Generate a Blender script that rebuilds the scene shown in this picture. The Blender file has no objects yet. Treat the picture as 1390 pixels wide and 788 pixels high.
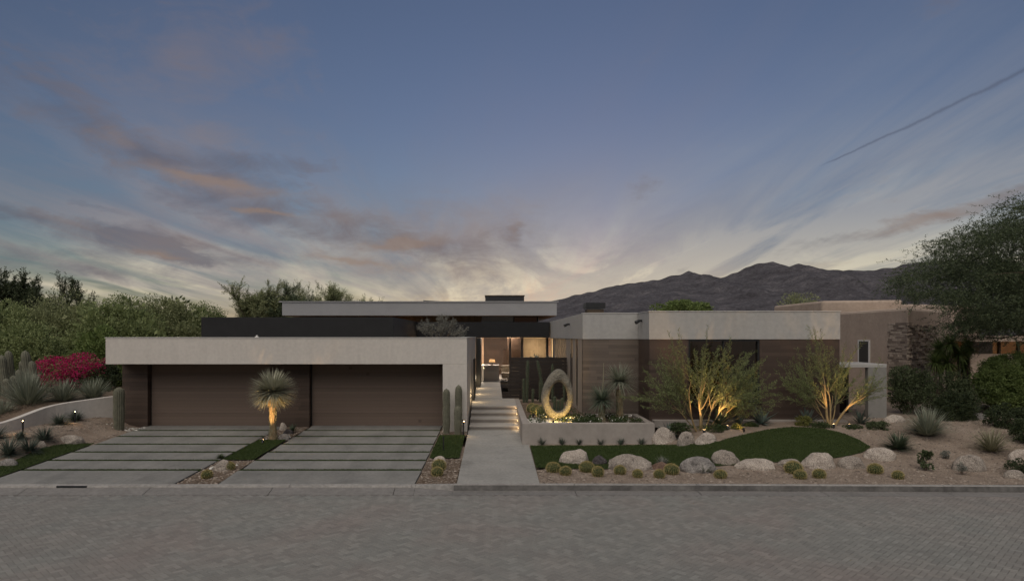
import bpy, math, random
import numpy as np
from mathutils import Vector, noise as mnoise
from mathutils.geometry import delaunay_2d_cdt

sc = bpy.context.scene
COL = sc.collection
R = math.radians
F, CX, CY, EYE = 926.7, 670.0, 456.0, 3.46      # focal length in photo pixels, vanishing point, eye height

# ------------------------------------------------------------------ terrain
def sm(t):
    t = max(0.0, min(1.0, t)); return t*t*(3-2*t)
def base(y):
    return -0.03*(26.5-y) if y < 26.5 else 0.0
def H(x, y):
    b = base(y)
    r = 0.57*sm((x-4.9)/3.2)*sm((y-18.6)/4.0)
    l = 0.46*sm((-13.7-x)/1.15)*sm((y-18.3)/4.2)
    rough = 0.03*mnoise.noise(Vector((x*0.8, y*0.8, 3.1)))*(sm((x-1.6)/1)+sm((-13.6-x)/1))*sm((y-17.8)/1)
    return b+r+l+rough
def at(px, py, D):
    return Vector(((px-CX)/F*D, D, EYE-(py-CY)/F*D))
def gnd(px, py):
    D = 12.0
    while D < 60:
        X = (px-CX)/F*D
        if EYE-(py-CY)/F*D <= H(X, D): break
        D += 0.02
    return Vector(((px-CX)/F*D, D, H((px-CX)/F*D, D)))

# ------------------------------------------------------------------ materials
def new_mat(name):
    m = bpy.data.materials.new(name); m.use_nodes = True
    nt = m.node_tree; b = nt.nodes['Principled BSDF']
    return m, nt, b
def N(nt, t, **kw):
    n = nt.nodes.new(t)
    for k, v in kw.items(): setattr(n, k, v)
    return n
def noise(nt, scale, detail=6, rough=.6, vec=None, dist=0):
    n = N(nt, 'ShaderNodeTexNoise'); n.inputs['Scale'].default_value = scale
    n.inputs['Detail'].default_value = detail; n.inputs['Roughness'].default_value = rough
    n.inputs['Distortion'].default_value = dist
    if vec is not None: nt.links.new(vec, n.inputs['Vector'])
    return n
def ramp(nt, fac, stops):
    r = N(nt, 'ShaderNodeValToRGB'); e = r.color_ramp.elements
    while len(e) < len(stops): e.new(.5)
    for i, (p, c) in enumerate(stops):
        e[i].position = p; e[i].color = (*c, 1) if len(c) == 3 else c
    nt.links.new(fac, r.inputs['Fac']); return r
def mixc(nt, fac, a, b, mode='MIX'):
    m = N(nt, 'ShaderNodeMix', data_type='RGBA', blend_type=mode)
    for s, v in ((m.inputs[0], fac), (m.inputs[6], a), (m.inputs[7], b)):
        if hasattr(v, 'node'): nt.links.new(v, s)
        elif isinstance(v, (int, float)): s.default_value = v
        else: s.default_value = (*v, 1)
    return m.outputs[2]
def math_(nt, op, a, b=None, c=None, clamp=False):
    m = N(nt, 'ShaderNodeMath', operation=op); m.use_clamp = clamp
    for i, v in enumerate((a, b, c)):
        if v is None: continue
        if hasattr(v, 'node'): nt.links.new(v, m.inputs[i])
        else: m.inputs[i].default_value = v
    return m.outputs[0]
def coords(nt, scale=(1, 1, 1), kind='Object'):
    tc = N(nt, 'ShaderNodeTexCoord'); mp = N(nt, 'ShaderNodeMapping')
    mp.inputs['Scale'].default_value = scale
    nt.links.new(tc.outputs[kind], mp.inputs['Vector']); return mp.outputs[0]
def bump(nt, b, h, strength=.5, dist=.01):
    n = N(nt, 'ShaderNodeBump'); n.inputs['Strength'].default_value = strength
    n.inputs['Distance'].default_value = dist
    nt.links.new(h, n.inputs['Height']); nt.links.new(n.outputs[0], b.inputs['Normal'])
def mottled(name, c1, c2, scale=3, rough=.85, bs=60, bstr=.4, bdist=.01, fine=None, spec=.3, metal=0, lo=.3, hi=.7):
    m, nt, b = new_mat(name); v = coords(nt)
    n = noise(nt, scale, 8, .62, v)
    col = ramp(nt, n.outputs[0], [(lo, c1), (hi, c2)]).outputs[0]
    if fine:
        n2 = noise(nt, fine[0], 3, .5, v)
        r2 = ramp(nt, n2.outputs[0], [(.35, (1-fine[1],)*3), (.65, (1+fine[1]*.6,)*3)])
        col = mixc(nt, 1.0, col, r2.outputs[0], 'MULTIPLY')
    nt.links.new(col, b.inputs['Base Color'])
    b.inputs['Roughness'].default_value = rough; b.inputs['Specular IOR Level'].default_value = spec
    b.inputs['Metallic'].default_value = metal
    if bstr: bump(nt, b, noise(nt, bs, 5, .6, v).outputs[0], bstr, bdist)
    return m
def leafmat(name, cols, rough=.55, trans=.25, spec=.3):
    """each leaf takes its own tone"""
    m, nt, b = new_mat(name)
    g = N(nt, 'ShaderNodeNewGeometry')
    st = [(i/(len(cols)-1) if len(cols) > 1 else 0, c) for i, c in enumerate(cols)]
    r = ramp(nt, g.outputs['Random Per Island'], st)
    nt.links.new(r.outputs[0], b.inputs['Base Color'])
    b.inputs['Roughness'].default_value = rough; b.inputs['Specular IOR Level'].default_value = spec
    if trans:
        t = N(nt, 'ShaderNodeBsdfTranslucent'); nt.links.new(r.outputs[0], t.inputs['Color'])
        mx = N(nt, 'ShaderNodeMixShader'); mx.inputs[0].default_value = trans
        out = nt.nodes['Material Output']
        nt.links.new(b.outputs[0], mx.inputs[1]); nt.links.new(t.outputs[0], mx.inputs[2])
        nt.links.new(mx.outputs[0], out.inputs['Surface'])
    return m
def emat(name, col, strength):
    m, nt, b = new_mat(name)
    b.inputs['Base Color'].default_value = (*col, 1)
    b.inputs['Emission Color'].default_value = (*col, 1); b.inputs['Emission Strength'].default_value = strength
    return m
def boards(name, cA, cB, pitch=.14, axis='Z', rough=.6, length=2.4, groove=.35, spec=.3, bs=.6):
    """horizontal timber boards: each board its own tone, grain along it, a joint between boards"""
    m, nt, b = new_mat(name)
    tc = N(nt, 'ShaderNodeTexCoord'); s = N(nt, 'ShaderNodeSeparateXYZ'); nt.links.new(tc.outputs['Object'], s.inputs[0])
    zz = math_(nt, 'DIVIDE', s.outputs[axis], pitch)
    row = math_(nt, 'FLOOR', zz); fr = math_(nt, 'FRACT', zz)
    along = math_(nt, 'ADD', s.outputs['X'], s.outputs['Y'])
    off = N(nt, 'ShaderNodeTexWhiteNoise', noise_dimensions='1D'); nt.links.new(row, off.inputs['W'])
    seg = math_(nt, 'ADD', math_(nt, 'DIVIDE', along, length), math_(nt, 'MULTIPLY', off.outputs[0], 7.3))
    segi = math_(nt, 'FLOOR', seg); segf = math_(nt, 'FRACT', seg)
    wn = N(nt, 'ShaderNodeTexWhiteNoise', noise_dimensions='2D')
    cb = N(nt, 'ShaderNodeCombineXYZ'); nt.links.new(row, cb.inputs[0]); nt.links.new(segi, cb.inputs[1])
    nt.links.new(cb.outputs[0], wn.inputs['Vector'])
    mp = N(nt, 'ShaderNodeMapping'); mp.inputs['Scale'].default_value = (1.2, 1.2, 26)
    nt.links.new(tc.outputs['Object'], mp.inputs['Vector'])
    gr = noise(nt, 2.2, 8, .7, mp.outputs[0], .6)
    f = math_(nt, 'ADD', math_(nt, 'MULTIPLY', wn.outputs[0], .62), math_(nt, 'MULTIPLY', gr.outputs[0], .55), clamp=True)
    col = ramp(nt, f, [(.1, cA), (.95, cB)]).outputs[0]
    g1 = math_(nt, 'LESS_THAN', fr, .06); g2 = math_(nt, 'LESS_THAN', segf, .004)
    g = math_(nt, 'MAXIMUM', g1, g2)
    col = mixc(nt, math_(nt, 'MULTIPLY', g, groove), col, (.006, .005, .004))
    nt.links.new(col, b.inputs['Base Color'])
    b.inputs['Roughness'].default_value = rough; b.inputs['Specular IOR Level'].default_value = spec
    hgt = math_(nt, 'SUBTRACT', math_(nt, 'MULTIPLY', gr.outputs[0], .25), g)
    bump(nt, b, hgt, bs, .006)
    return m
def glassmat(name, tint=(.5, .5, .5), alpha=.25):
    """pane: mirror reflection by angle over a tinted see-through body"""
    m, nt, b = new_mat(name); out = nt.nodes['Material Output']
    g = N(nt, 'ShaderNodeBsdfGlossy'); g.inputs['Roughness'].default_value = .02
    t = N(nt, 'ShaderNodeBsdfTransparent'); t.inputs['Color'].default_value = (*tint, 1)
    fz = N(nt, 'ShaderNodeFresnel'); fz.inputs['IOR'].default_value = 1.6
    mx = N(nt, 'ShaderNodeMixShader')
    nt.links.new(math_(nt, 'ADD', fz.outputs[0], alpha*.3), mx.inputs[0]); nt.links.new(t.outputs[0], mx.inputs[1]); nt.links.new(g.outputs[0], mx.inputs[2])
    nt.links.new(mx.outputs[0], out.inputs['Surface'])
    return m

M = {}
M['stucco'] = mottled('light_stucco', (.555, .51, .463), (.585, .54, .49), 1.3, .9, 90, .35, .006, fine=(9, .05))
M['stucco_grey'] = mottled('grey_stucco', (.395, .38, .36), (.43, .412, .39), .7, .9, 90, .35, .006, fine=(7, .06))
for k_ in ('stucco', 'stucco_grey'):
    nt = M[k_].node_tree; b = nt.nodes['Principled BSDF']; src = b.inputs['Base Color'].links[0].from_socket
    run = noise(nt, 1.6, 6, .65, coords(nt, (2.2, 2.2, .22)), .2); blot = noise(nt, .45, 7, .65, coords(nt), .6)
    col = mixc(nt, 1.0, src, ramp(nt, run.outputs[0], [(.34, (.955, .955, .957)), (.56, (1.01, 1.01, 1.01))]).outputs[0], 'MULTIPLY')
    col = mixc(nt, 1.0, col, ramp(nt, blot.outputs[0], [(.34, (.975, .973, .97)), (.62, (1.015, 1.015, 1.015))]).outputs[0], 'MULTIPLY')
    nt.links.new(col, b.inputs['Base Color'])
M['slab_paint'] = mottled('slab_paint', (.30, .295, .30), (.34, .335, .34), 1.0, .8, 90, .2, .004)
M['planter'] = mottled('planter_stucco', (.30, .265, .235), (.38, .335, .30), 1.2, .9, 70, .5, .008, fine=(6, .07))
M['cap'] = mottled('metal_cap', (.62, .60, .57), (.70, .67, .63), 2, .5, 50, .1, .002)
M['adobe'] = mottled('adobe', (.38, .295, .235), (.48, .38, .305), .9, .95, 30, .6, .02, fine=(8, .06))
M['pier'] = mottled('pier_stucco', (.22, .21, .19), (.27, .255, .235), .7, .9, 90, .35, .006, fine=(7, .06))
M['adobe_light'] = mottled('adobe_cap', (.50, .40, .32), (.56, .45, .37), 2, .95, 30, .4, .01)
M['black'] = mottled('black_cladding', (.008, .008, .009), (.013, .013, .014), 2, .6, 40, .2, .003)
M['blackmetal'] = mottled('black_metal', (.012, .012, .013), (.02, .02, .02), 5, .45, 60, .1, .002, spec=.5)
M['fin'] = mottled('fin_paint', (.30, .25, .20), (.36, .30, .25), 2, .7, 60, .2, .003)
M['wood'] = boards('brown_boards', (.055, .038, .029), (.100, .068, .051), .155, rough=.55)
M['door'] = boards('door_boards', (.128, .092, .071), (.154, .111, .087), .121, rough=.6, length=30, groove=.30, bs=.12)
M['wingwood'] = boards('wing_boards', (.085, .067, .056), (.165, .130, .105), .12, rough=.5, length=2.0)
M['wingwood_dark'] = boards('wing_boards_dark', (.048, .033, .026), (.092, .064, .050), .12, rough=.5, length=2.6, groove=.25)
M['soffit'] = boards('soffit_wood', (.26, .16, .09), (.42, .27, .16), .2, 'X', length=40)
M['fencewood'] = boards('fence_boards', (.020, .015, .013), (.036, .027, .022), .16, length=30)
M['interior_wood'] = boards('interior_wood', (.12, .075, .05), (.26, .17, .115), .35, rough=.4, length=1.6)
M['white_paint'] = mottled('white_paint', (.55, .53, .5), (.6, .58, .55), 2, .6, 40, .05, .001)
def weathered(name, c1, c2, tracks=True):
    m = mottled(name, c1, c2, .9, .8, 130, .35, .004, fine=(14, .10)); nt = m.node_tree; b = nt.nodes['Principled BSDF']
    src = b.inputs['Base Color'].links[0].from_socket
    st_ = noise(nt, .55, 9, .72, coords(nt), .8)
    col = mixc(nt, 1.0, src, ramp(nt, st_.outputs[0], [(.33, (.78, .775, .77)), (.47, (1, 1, 1)), (.70, (1.07, 1.06, 1.04))]).outputs[0], 'MULTIPLY')
    if tracks:
        tr = noise(nt, .9, 4, .5, coords(nt, (1.6, .07, 1)), .1)
        col = mixc(nt, 1.0, col, ramp(nt, tr.outputs[0], [(.38, (.90,)*3), (.55, (1.03,)*3)]).outputs[0], 'MULTIPLY')
    dr = noise(nt, 3.4, 4, .6, coords(nt)); col = mixc(nt, 1.0, col, ramp(nt, dr.outputs[0], [(.26, (.80,)*3), (.31, (1, 1, 1))]).outputs[0], 'MULTIPLY')
    nt.links.new(col, b.inputs['Base Color']); return m
M['concrete'] = weathered('driveway_concrete', (.180, .175, .163), (.245, .235, .218))
M['walk'] = weathered('walk_concrete', (.26, .25, .23), (.33, .315, .29), False)
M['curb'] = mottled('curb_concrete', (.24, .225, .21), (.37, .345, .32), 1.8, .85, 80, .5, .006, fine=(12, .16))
M['gutter'] = mottled('gutter_concrete', (.17, .16, .15), (.225, .21, .198), 1.4, .85, 80, .5, .006, fine=(10, .12))
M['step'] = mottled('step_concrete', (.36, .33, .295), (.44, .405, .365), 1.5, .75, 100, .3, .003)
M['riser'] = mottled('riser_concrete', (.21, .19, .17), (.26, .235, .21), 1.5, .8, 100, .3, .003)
M['kerb_face_shade'] = mottled('shaded_kerb_concrete', (.075, .07, .066), (.17, .16, .15), 1.3, .9, 60, .5, .006, fine=(9, .2))  # darker copy of the kerb concrete, shade put into its colour
M['gravel'] = mottled('gravel', (.22, .165, .125), (.36, .285, .225), 1.6, .95, 55, 1.0, .03, fine=(38, .32))
M['soil'] = mottled('soil', (.11, .075, .05), (.22, .16, .115), 2.5, .95, 60, 1.0, .03, fine=(45, .35))
M['desert'] = mottled('desert', (.16, .12, .09), (.24, .19, .14), .05, .95, 2, .5, .1)
M['turf'] = mottled('turf', (.034, .050, .012), (.056, .076, .022), 2.2, .9, 120, 1.0, .02, fine=(50, .35))
M['blade'] = leafmat('grass_blade', [(0.034, 0.054, 0.013), (0.054, 0.082, 0.020), (0.074, 0.102, 0.028)], .6, .2)
M['cobble'] = leafmat('pebble_tones', [(.10, .08, .065), (.24, .19, .15), (.36, .30, .25), (.17, .13, .10)], .9, 0)
M['whitepebble'] = leafmat('white_pebble', [(.45, .42, .36), (.75, .72, .66), (.30, .27, .22)], .8, 0)
M['glass'] = glassmat('window_glass', (.40, .40, .42), .10)
M['darkglass'] = glassmat('dark_window_glass', (.22, .2, .19), .25)
M['spine'] = leafmat('golden_spines', [(.34, .26, .10), (.50, .42, .19), (.26, .20, .08)], .7, .1)
M['warm'] = emat('warm_lamp', (1.0, .62, .28), 14)
M['warm_window'] = emat('lit_room', (1.0, .46, .10), .9)
M['linen'] = mottled('linen', (.5, .45, .38), (.6, .55, .47), 8, .9)
M['curtain'] = mottled('curtain', (.55, .43, .27), (.65, .52, .34), 3, .9)

def rockmat(name, a, b_, s=2.2, dark=(.10, .085, .075)):
    m, nt, b = new_mat(name); v = coords(nt)
    n = noise(nt, s, 9, .65, v, .4)
    col = ramp(nt, n.outputs[0], [(.30, dark), (.42, a), (.72, b_)]).outputs[0]
    n2 = noise(nt, 42, 4, .6, v)
    col = mixc(nt, 1.0, col, ramp(nt, n2.outputs[0], [(.38, (.48,)*3), (.58, (1.15,)*3)]).outputs[0], 'MULTIPLY')
    vo = N(nt, 'ShaderNodeTexVoronoi', feature='DISTANCE_TO_EDGE'); vo.inputs['Scale'].default_value = 2.3
    nt.links.new(v, vo.inputs['Vector'])
    nt.links.new(col, b.inputs['Base Color']); b.inputs['Roughness'].default_value = .9
    b.inputs['Specular IOR Level'].default_value = .2
    bump(nt, b, math_(nt, 'ADD', noise(nt, 14, 8, .7, v).outputs[0], math_(nt, 'MULTIPLY', math_(nt, 'MINIMUM', vo.outputs[0], .03), 6)), .9, .035)
    return m
M['rock'] = rockmat('granite', (.31, .265, .225), (.49, .425, .365))
M['rock_pale'] = rockmat('pale_granite', (.44, .375, .32), (.62, .54, .46), 1.6, (.2, .16, .13))
M['rock_grey'] = rockmat('grey_granite', (.22, .20, .185), (.42, .385, .355), 3.4, (.06, .055, .055))
M['rock_dark'] = rockmat('dark_rock', (.07, .06, .06), (.17, .15, .15), 3.5, (.03, .03, .03))
M['rock_red'] = rockmat('reddish_rock', (.16, .10, .075), (.26, .18, .14), 2, (.08, .05, .04))

def stonewall():
    m, nt, b = new_mat('stacked_stone'); v = coords(nt, (1, 1, 1))
    g = N(nt, 'ShaderNodeNewGeometry')
    r = ramp(nt, g.outputs['Random Per Island'], [(0, (.16, .12, .095)), (.5, (.36, .285, .225)), (1, (.54, .44, .35))])
    n = noise(nt, 9, 6, .6, v)
    nt.links.new(mixc(nt, 1.0, r.outputs[0], ramp(nt, n.outputs[0], [(.3, (.7,)*3), (.7, (1.15,)*3)]).outputs[0], 'MULTIPLY'), b.inputs['Base Color'])
    b.inputs['Roughness'].default_value = .95; bump(nt, b, n.outputs[0], .8, .02)
    return m
M['stone'] = stonewall()

def pavermat():
    m, nt, b = new_mat('street_pavers'); v = coords(nt)
    g = N(nt, 'ShaderNodeNewGeometry')
    r = ramp(nt, g.outputs['Random Per Island'], [(0, (.192, .184, .170)), (.4, (.214, .206, .190)), (.75, (.228, .218, .200)), (1, (.254, .245, .226))])
    big = noise(nt, .28, 5, .6, v, .5)
    pink = ramp(nt, big.outputs[0], [(.46, (1, 1, 1)), (.66, (1.045, .97, .965))])
    c = mixc(nt, 1.0, r.outputs[0], pink.outputs[0], 'MULTIPLY')
    st = noise(nt, .9, 8, .7, v)
    c = mixc(nt, 1.0, c, ramp(nt, st.outputs[0], [(.3, (.965,)*3), (.7, (1.02,)*3)]).outputs[0], 'MULTIPLY')
    tv = coords(nt, (.05, .9, 1)); tr = noise(nt, 1.6, 5, .6, tv)
    c = mixc(nt, 1.0, c, ramp(nt, tr.outputs[0], [(.36, (.96, .965, .97)), (.62, (1.02, 1.02, 1.015))]).outputs[0], 'MULTIPLY')
    sp_ = noise(nt, 1.7, 3, .5, v, .2)
    c = mixc(nt, 1.0, c, ramp(nt, sp_.outputs[0], [(.21, (.80,)*3), (.26, (1, 1, 1))]).outputs[0], 'MULTIPLY')
    gg = noise(nt, .5, 3, .5, coords(nt, (1.3, 1, 1)), .3)
    c = mixc(nt, 1.0, c, ramp(nt, gg.outputs[0], [(.42, (.985, 1.0, 1.0)), (.58, (1.01, .995, .99))]).outputs[0], 'MULTIPLY')
    nt.links.new(c, b.inputs['Base Color']); b.inputs['Roughness'].default_value = .85
    b.inputs['Specular IOR Level'].default_value = .25
    bump(nt, b, noise(nt, 150, 3, .6, v).outputs[0], .4, .003)
    return m
M['paver'] = pavermat()
M['joint'] = mottled('paver_joint', (.13, .118, .108), (.18, .162, .15), 6, .95, 80, .4, .005)

def mountmat():
    m, nt, b = new_mat('mountain_rock'); v = coords(nt)
    n = noise(nt, .012, 12, .72, v)
    c = ramp(nt, n.outputs[0], [(.36, (.072, .066, .072)), (.52, (.112, .104, .112)), (.66, (.165, .150, .156))]).outputs[0]
    n2 = noise(nt, .09, 6, .75, v)
    c = mixc(nt, 1.0, c, ramp(nt, n2.outputs[0], [(.38, (.62,)*3), (.60, (1.16,)*3)]).outputs[0], 'MULTIPLY')
    nt.links.new(c, b.inputs['Base Color']); b.inputs['Roughness'].default_value = .95
    b.inputs['Specular IOR Level'].default_value = .1
    bump(nt, b, n2.outputs[0], .8, 12)
    return m
M['mountain'] = mountmat()

# foliage / bark
M['hedge'] = leafmat('hedge_leaf', [(0.146, 0.181, 0.078), (0.243, 0.287, 0.124), (0.350, 0.388, 0.174), (0.194, 0.237, 0.091)], .6, .3)
M['hedge_dark'] = leafmat('dark_leaf', [(.026, .038, .020), (.050, .068, .030), (.080, .098, .042)], .6, .25)
M['hedge_olive'] = leafmat('olive_leaf', [(0.162, 0.183, 0.091), (0.266, 0.287, 0.140), (0.361, 0.376, 0.199)], .6, .3)
M['hedge_green'] = leafmat('fresh_leaf', [(0.102, 0.145, 0.044), (0.176, 0.232, 0.072), (0.242, 0.300, 0.104)], .6, .3)
M['palo'] = leafmat('palo_leaf', [(0.140, 0.175, 0.066), (0.210, 0.254, 0.098), (0.280, 0.318, 0.133)], .6, .3)
M['mesquite'] = leafmat('mesquite_leaf', [(0.041, 0.058, 0.031), (0.082, 0.106, 0.055), (0.131, 0.159, 0.078)], .6, .25)
M['shrub'] = leafmat('shrub_leaf', [(0.045, 0.060, 0.029), (0.081, 0.104, 0.048), (0.126, 0.150, 0.072)], .6, .2)
M['silver'] = leafmat('silver_leaf', [(.15, .155, .13), (.24, .24, .205), (.32, .31, .27)], .7, .2)
M['ground_leaf'] = leafmat('ground_leaf', [(.03, .05, .018), (.06, .085, .03), (.09, .11, .045)], .6, .2)
M['yellow_leaf'] = leafmat('yellow_leaf', [(.16, .17, .05), (.28, .26, .08), (.10, .13, .04)], .6, .3)
M['agave_blue'] = leafmat('agave_blue', [(.11, .145, .125), (.155, .19, .165), (.20, .235, .20)], .6, .1)
M['agave_green'] = leafmat('agave_green', [(.05, .075, .045), (.08, .105, .062), (.11, .13, .08)], .6, .1)
M['yucca_blue'] = leafmat('yucca_blue', [(.17, .19, .14), (.27, .285, .215), (.36, .365, .27)], .6, .15)
M['yucca_straw'] = leafmat('yucca_straw', [(.22, .21, .13), (.36, .33, .22), (.18, .18, .10)], .6, .15)
M['yucca_green'] = leafmat('yucca_green', [(.09, .12, .085), (.15, .18, .125), (.21, .24, .17)], .6, .15)
M['yucca_pale'] = leafmat('yucca_pale', [(.26, .26, .185), (.38, .37, .27), (.48, .46, .34)], .6, .2)
M['yucca_dark'] = leafmat('yucca_dark', [(.05, .068, .052), (.09, .112, .085), (.14, .16, .125)], .6, .15)
M['magenta'] = leafmat('magenta_bract', [(0.483, 0.010, 0.109), (0.690, 0.016, 0.174), (0.345, 0.008, 0.072), (0.092, 0.090, 0.058), (0.759, 0.040, 0.232)], .6, .3)
M['bark'] = mottled('bark', (.06, .045, .032), (.14, .105, .075), 9, .95, 40, 1, .02)
M['palo_twig'] = mottled('palo_twig', (.09, .09, .045), (.15, .14, .075), 7, .8, 40, .8, .01)
M['palo_bark'] = mottled('palo_bark', (.22, .16, .075), (.36, .26, .13), 7, .8, 40, .8, .01)
M['fibre'] = mottled('fibrous_trunk', (.20, .14, .08), (.40, .29, .17), 14, .95, 60, 1, .03)
M['cactus'] = mottled('cactus_skin', (.10, .10, .072), (.18, .17, .125), 7, .8, 50, .5, .01)
M['cactus_green'] = mottled('cactus_green', (.035, .046, .03), (.075, .088, .055), 7, .8, 50, .5, .01)
M['barrel'] = mottled('barrel_skin', (.035, .05, .02), (.07, .085, .03), 7, .8)
M['bronze'] = mottled('hammered_stone', (.15, .135, .105), (.30, .265, .205), 4, .6, 16, 1.0, .09, fine=(30, .25), spec=.5)

# ------------------------------------------------------------------ object helpers
def wloc(o):
    v = Vector((0, 0, 0))
    while o is not None: v += o.location; o = o.parent
    return v
def tagp(o, label=None, cat=None, group=None, kind=None):
    if label: o['label'] = label
    if cat: o['category'] = cat
    if group: o['group'] = group
    if kind: o['kind'] = kind
    return o
def thing(name, label, cat, loc, group=None):
    o = bpy.data.objects.new(name, None); o.empty_display_size = .2
    COL.objects.link(o); o.location = loc
    return tagp(o, label, cat, group)
class MB:
    def __init__(s): s.V = []; s.Fc = []; s.n = 0
    def add(s, v, f):
        v = np.asarray(v, dtype=np.float64).reshape(-1, 3); s.V.append(v)
        k = s.n; s.Fc.extend([tuple(int(i)+k for i in q) for q in f]); s.n += len(v); return s
    def box(s, x0, x1, y0, y1, z0, z1):
        v = [(x0, y0, z0), (x1, y0, z0), (x1, y1, z0), (x0, y1, z0), (x0, y0, z1), (x1, y0, z1), (x1, y1, z1), (x0, y1, z1)]
        return s.add(v, [(3, 2, 1, 0), (4, 5, 6, 7), (0, 1, 5, 4), (1, 2, 6, 5), (2, 3, 7, 6), (3, 0, 4, 7)])
    def prism(s, poly, z0, z1):
        n = len(poly); v = [(x, y, z0) for x, y in poly]+[(x, y, z1) for x, y in poly]
        f = [tuple(range(n-1, -1, -1)), tuple(range(n, 2*n))]+[(i, (i+1) % n, n+(i+1) % n, n+i) for i in range(n)]
        return s.add(v, f)
    def tube(s, pts, rad, n=6, cap=True):
        pts = [Vector(p) for p in pts]; v = []; f = []; m = len(pts)
        up = Vector((0, 0, 1))
        d0 = (pts[1]-pts[0]).normalized()
        if abs(d0.z) > .9: up = Vector((0, 1, 0))
        for i, p in enumerate(pts):
            d = (pts[min(i+1, m-1)]-pts[max(i-1, 0)]).normalized()
            a = d.cross(up)
            if a.length < 1e-4: a = d.cross(Vector((1, 0, 0)))
            a.normalize(); b = d.cross(a)
            for k in range(n):
                t = 2*math.pi*k/n
                v.append(p+(a*math.cos(t)+b*math.sin(t))*rad[i])
        for i in range(m-1):
            for k in range(n):
                f.append((i*n+k, i*n+(k+1) % n, (i+1)*n+(k+1) % n, (i+1)*n+k))
        if cap: f.append(tuple(range(n-1, -1, -1))); f.append(tuple(range((m-1)*n, m*n)))
        return s.add([tuple(q) for q in v], f)
    def each(s, name, mat, parent=None, bevel=0):
        r = []
        k = 0
        for v in s.V:
            q = MB(); q.V = [v]; q.n = len(v); q.Fc = [tuple(i-k for i in f) for f in s.Fc if k <= f[0] < k+len(v)]; k += len(v)
            r.append(q.build(name, mat, parent, bevel=bevel))
        return r
    def build(s, name, mat, parent=None, origin=None, smooth=False, bevel=0):
        off = wloc(parent) if parent is not None else Vector(origin or (0, 0, 0))
        V = np.concatenate(s.V)-np.array(off)
        me = bpy.data.meshes.new(name)
        nf = len(s.Fc)
        lens = np.fromiter((len(q) for q in s.Fc), dtype=np.int32, count=nf)
        flat = np.fromiter((i for q in s.Fc for i in q), dtype=np.int32, count=int(lens.sum()))
        me.vertices.add(len(V)); me.vertices.foreach_set('co', V.astype(np.float32).ravel())
        me.loops.add(len(flat)); me.loops.foreach_set('vertex_index', flat)
        me.polygons.add(nf)
        st = np.zeros(nf, dtype=np.int32); st[1:] = np.cumsum(lens)[:-1]
        me.polygons.foreach_set('loop_start', st)
        me.update(calc_edges=True); me.validate()
        me.polygons.foreach_set('use_smooth', np.full(len(me.polygons), bool(smooth)))
        me.materials.append(mat)
        o = bpy.data.objects.new(name, me); COL.objects.link(o)
        if parent is not None: o.parent = parent
        else: o.location = off
        if bevel:
            bv = o.modifiers.new('edge', 'BEVEL'); bv.width = bevel; bv.segments = 2; bv.limit_method = 'ANGLE'
        return o
def quadmesh(name, V, mat, parent=None, origin=None):
    """V: (n,4,3) array of separate quads"""
    V = np.asarray(V, dtype=np.float64); n = len(V)
    off = wloc(parent) if parent is not None else Vector(origin or (0, 0, 0))
    V = V.reshape(-1, 3)-np.array(off)
    me = bpy.data.meshes.new(name)
    me.vertices.add(4*n); me.vertices.foreach_set('co', V.astype(np.float32).ravel())
    me.loops.add(4*n); me.loops.foreach_set('vertex_index', np.arange(4*n, dtype=np.int32))
    me.polygons.add(n); me.polygons.foreach_set('loop_start', np.arange(0, 4*n, 4, dtype=np.int32))
    me.update(calc_edges=True)
    me.polygons.foreach_set('use_smooth', np.zeros(n, dtype=bool))
    me.materials.append(mat)
    o = bpy.data.objects.new(name, me); COL.objects.link(o)
    if parent is not None: o.parent = parent
    else: o.location = off
    return o
def unit(a): return a/np.maximum(np.linalg.norm(a, axis=-1, keepdims=True), 1e-9)
def leafquads(P, D, L, Wd, rng):
    """diamond leaves at P growing along D"""
    n = len(P); D = unit(D); r = rng.normal(size=(n, 3)); S = unit(np.cross(D, r))
    L = np.broadcast_to(L, (n,))[:, None]*rng.uniform(.7, 1.25, (n, 1)); Wd = np.broadcast_to(Wd, (n,))[:, None]
    mid = P+D*L*.5
    return np.stack([P, mid+S*Wd*.5, P+D*L, mid-S*Wd*.5], axis=1)
def struct(o): o['kind'] = 'structure'; return o
def copy_tree(o, parent=None):
    c = o.copy(); COL.objects.link(c); c.parent = parent
    for ch in list(o.children): copy_tree(ch, c)
    return c

def inpoly(px, py, poly):
    c = False; n = len(poly); j = n-1
    for i in range(n):
        xi, yi = poly[i]; xj, yj = poly[j]
        if (yi > py) != (yj > py) and px < (xj-xi)*(py-yi)/(yj-yi)+xi: c = not c
        j = i
    return c
def patch(name, poly, spacing, zfun, mat, skirt=.0):
    """ground sheet filling a polygon and following the terrain"""
    xs = [p[0] for p in poly]; ys = [p[1] for p in poly]
    bd = []
    for i in range(len(poly)):
        a = Vector((*poly[i], 0)); b = Vector((*poly[(i+1) % len(poly)], 0)); k = max(1, int((b-a).length/spacing))
        for t in range(k): bd.append((a+(b-a)*t/k).to_2d())
    pts = list(bd); nb = len(bd)
    y = min(ys)+spacing*.5
    while y < max(ys):
        x = min(xs)+spacing*.5
        while x < max(xs):
            if inpoly(x, y, poly): pts.append(Vector((x+random.uniform(-.1, .1)*spacing, y+random.uniform(-.1, .1)*spacing)))
            x += spacing
        y += spacing
    r = delaunay_2d_cdt(pts, [(i, (i+1) % nb) for i in range(nb)], [], 1, 1e-5)
    v = [(p.x, p.y, zfun(p.x, p.y)) for p in r[0]]
    return MB().add(v, r[2]).build(name, mat, smooth=True)
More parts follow.
